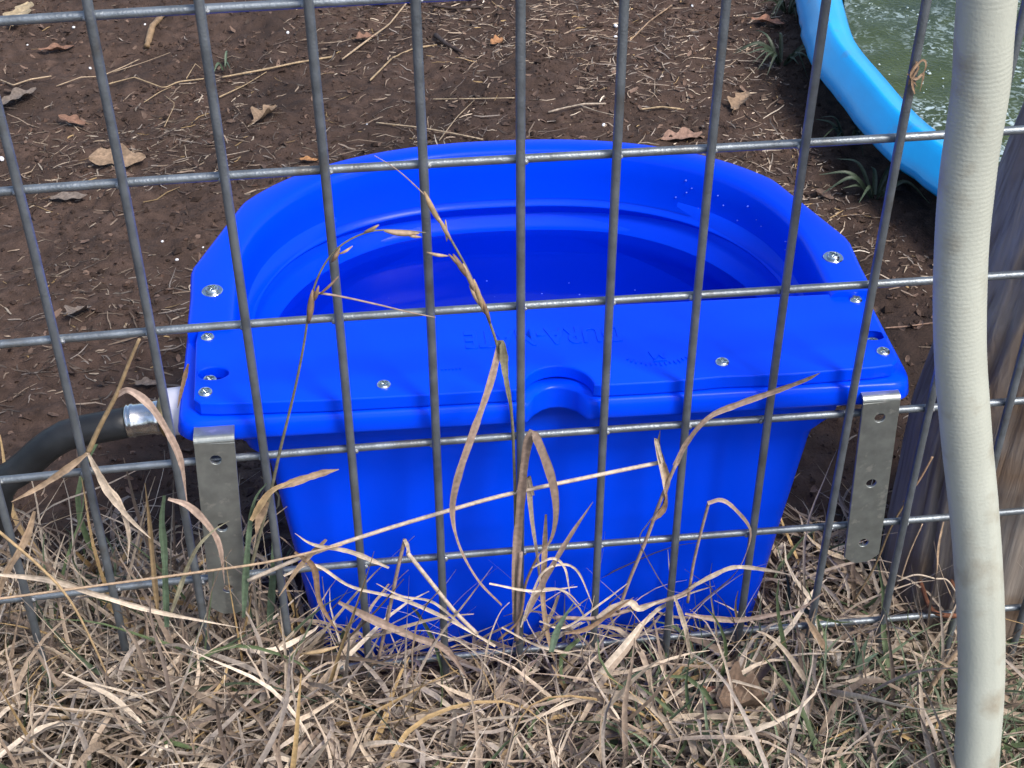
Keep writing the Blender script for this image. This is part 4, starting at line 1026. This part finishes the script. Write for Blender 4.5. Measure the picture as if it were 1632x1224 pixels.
lying('dark_twig', 'dark curved twig at the top edge near the middle wire', 'stick', [(690, 12), (720, 16), (770, 20)], 0.0022, (0.055, 0.038, 0.03), 0.0016)
SC = (0.36, 0.265, 0.16)
lying('straw', 'long golden straw reaching to the fourth vertical wire', 'straw', [(355, 130), (420, 116), (470, 103), (530, 88)], 0.0016, SC, branches=([(350, 158), (390, 136), (425, 116)],))
lying('straw', 'branching straw on soil between second and third wires', 'straw', [(170, 135), (215, 130), (262, 144), (285, 134), (325, 128)], 0.0011, SC, branches=([(230, 165), (255, 150), (275, 142)], [(262, 202), (280, 170), (262, 155)], [(298, 130), (312, 105), (320, 110)]))
lying('straw', 'forked straw at left edge above the second wire', 'straw', [(90, 137), (130, 126), (160, 122), (200, 108), (222, 92)], 0.0009, (0.33, 0.25, 0.17), branches=([(180, 116), (230, 102), (272, 88)],))
lying('straw', 'bent straw at the far left near the leaf', 'straw', [(0, 126), (22, 140), (50, 133), (82, 123)], 0.0012, (0.36, 0.27, 0.18))
lying('straw', 'golden straw diagonal beside the fifth vertical wire', 'straw', [(590, 131), (625, 96), (660, 84), (696, 70)], 0.0014, SC)
lying('straw', 'long pale straw rising at top between fourth and fifth wires', 'straw', [(545, 95), (590, 68), (620, 40), (652, 5)], 0.0015, (0.36, 0.27, 0.18))
lying('straw', 'brown straw slanting at top between middle and right wires', 'straw', [(1003, 70), (1035, 42), (1071, 10)], 0.0013, (0.30, 0.21, 0.14))
lying('straw', 'level pale straw behind the tub rim left of the middle', 'straw', [(690, 159), (750, 160), (820, 160)], 0.0009, (0.38, 0.30, 0.20))
lying('straw', 'long thin straw touching the back of the tub rim', 'straw', [(600, 201), (670, 205), (720, 212), (770, 218)], 0.0012, (0.36, 0.28, 0.19), branches=([(700, 222), (728, 190), (756, 162)],))
lying('straw', 'short bright straw right of the right hand rim wire', 'straw', [(1021, 174), (1055, 176), (1090, 176)], 0.0013, SC)
lying('straw', 'flat grey straw piece left of the seventh wire', 'straw', [(874, 184), (900, 180), (930, 174), (965, 172)], 0.0014, (0.34, 0.28, 0.22), branches=([(925, 176), (950, 182), (985, 186)],))
lying('straw', 'thin level straw between the tub and the pale hose', 'straw', [(1410, 522), (1440, 523), (1488, 519)], 0.0010, (0.28, 0.18, 0.13))
lying('straw', 'pale straw near the wooden post under the pool', 'straw', [(1328, 640), (1350, 632), (1372, 628)], 0.0016, (0.34, 0.26, 0.18))
chip = mesh('white_chip', *lathe([(-0.002, 0.0002), (-0.0014, 0.0019), (0.0002, 0.0024), (0.0014, 0.0016), (0.0019, 0.0002)], (0, 0, 0), (0, 0, 1), 7), False); chip.materials.append(M_pebble)
for x, y, s, lab in ((459, 55, 1.2, 'white chip on the soil left of the fourth wire'), (232, 45, .8, 'white chip beside the stubby stick'), (118, 47, 1.1, 'pinkish white chip near the top left wire'), (43, 68, .7, 'white chip near the top left corner leaf'), (144, 110, 1.0, 'pale chip left of the second wire'), (585, 198, .8, 'white chip behind the left rim of the tub'), (981, 47, 1.6, 'white lump touching the seventh wire near the top'), (981, 60, 1.1, 'lower white lump at the seventh wire'), (962, 200, 1.1, 'white chip behind the tub left of the seventh wire'), (4, 259, 1.6, 'white chip at the left picture edge'), (259, 386, .8, 'white chip on soil left of the tub rim'), (282, 414, .9, 'white chip close to the left rim corner'), (1103, 12, .9, 'white chip at the top right of the seventh wire'), (323, 390, .6, 'tiny white speck beside the rim')):
    c = at(x, y, Z=-0.03)
    o = bpy.data.objects.new('white_chip', chip); COL.objects.link(o)
    o.location = (c[0], c[1], gz(c[0], c[1]) + 0.0015 * s); s *= 0.85; o.scale = (s * 1.1, s * .8, s * .8); o.rotation_euler = (rng.uniform(-.4, .4), rng.uniform(-.4, .4), rng.uniform(0, 3))
    tag(o, lab, 'chip', 'white chips on the soil')
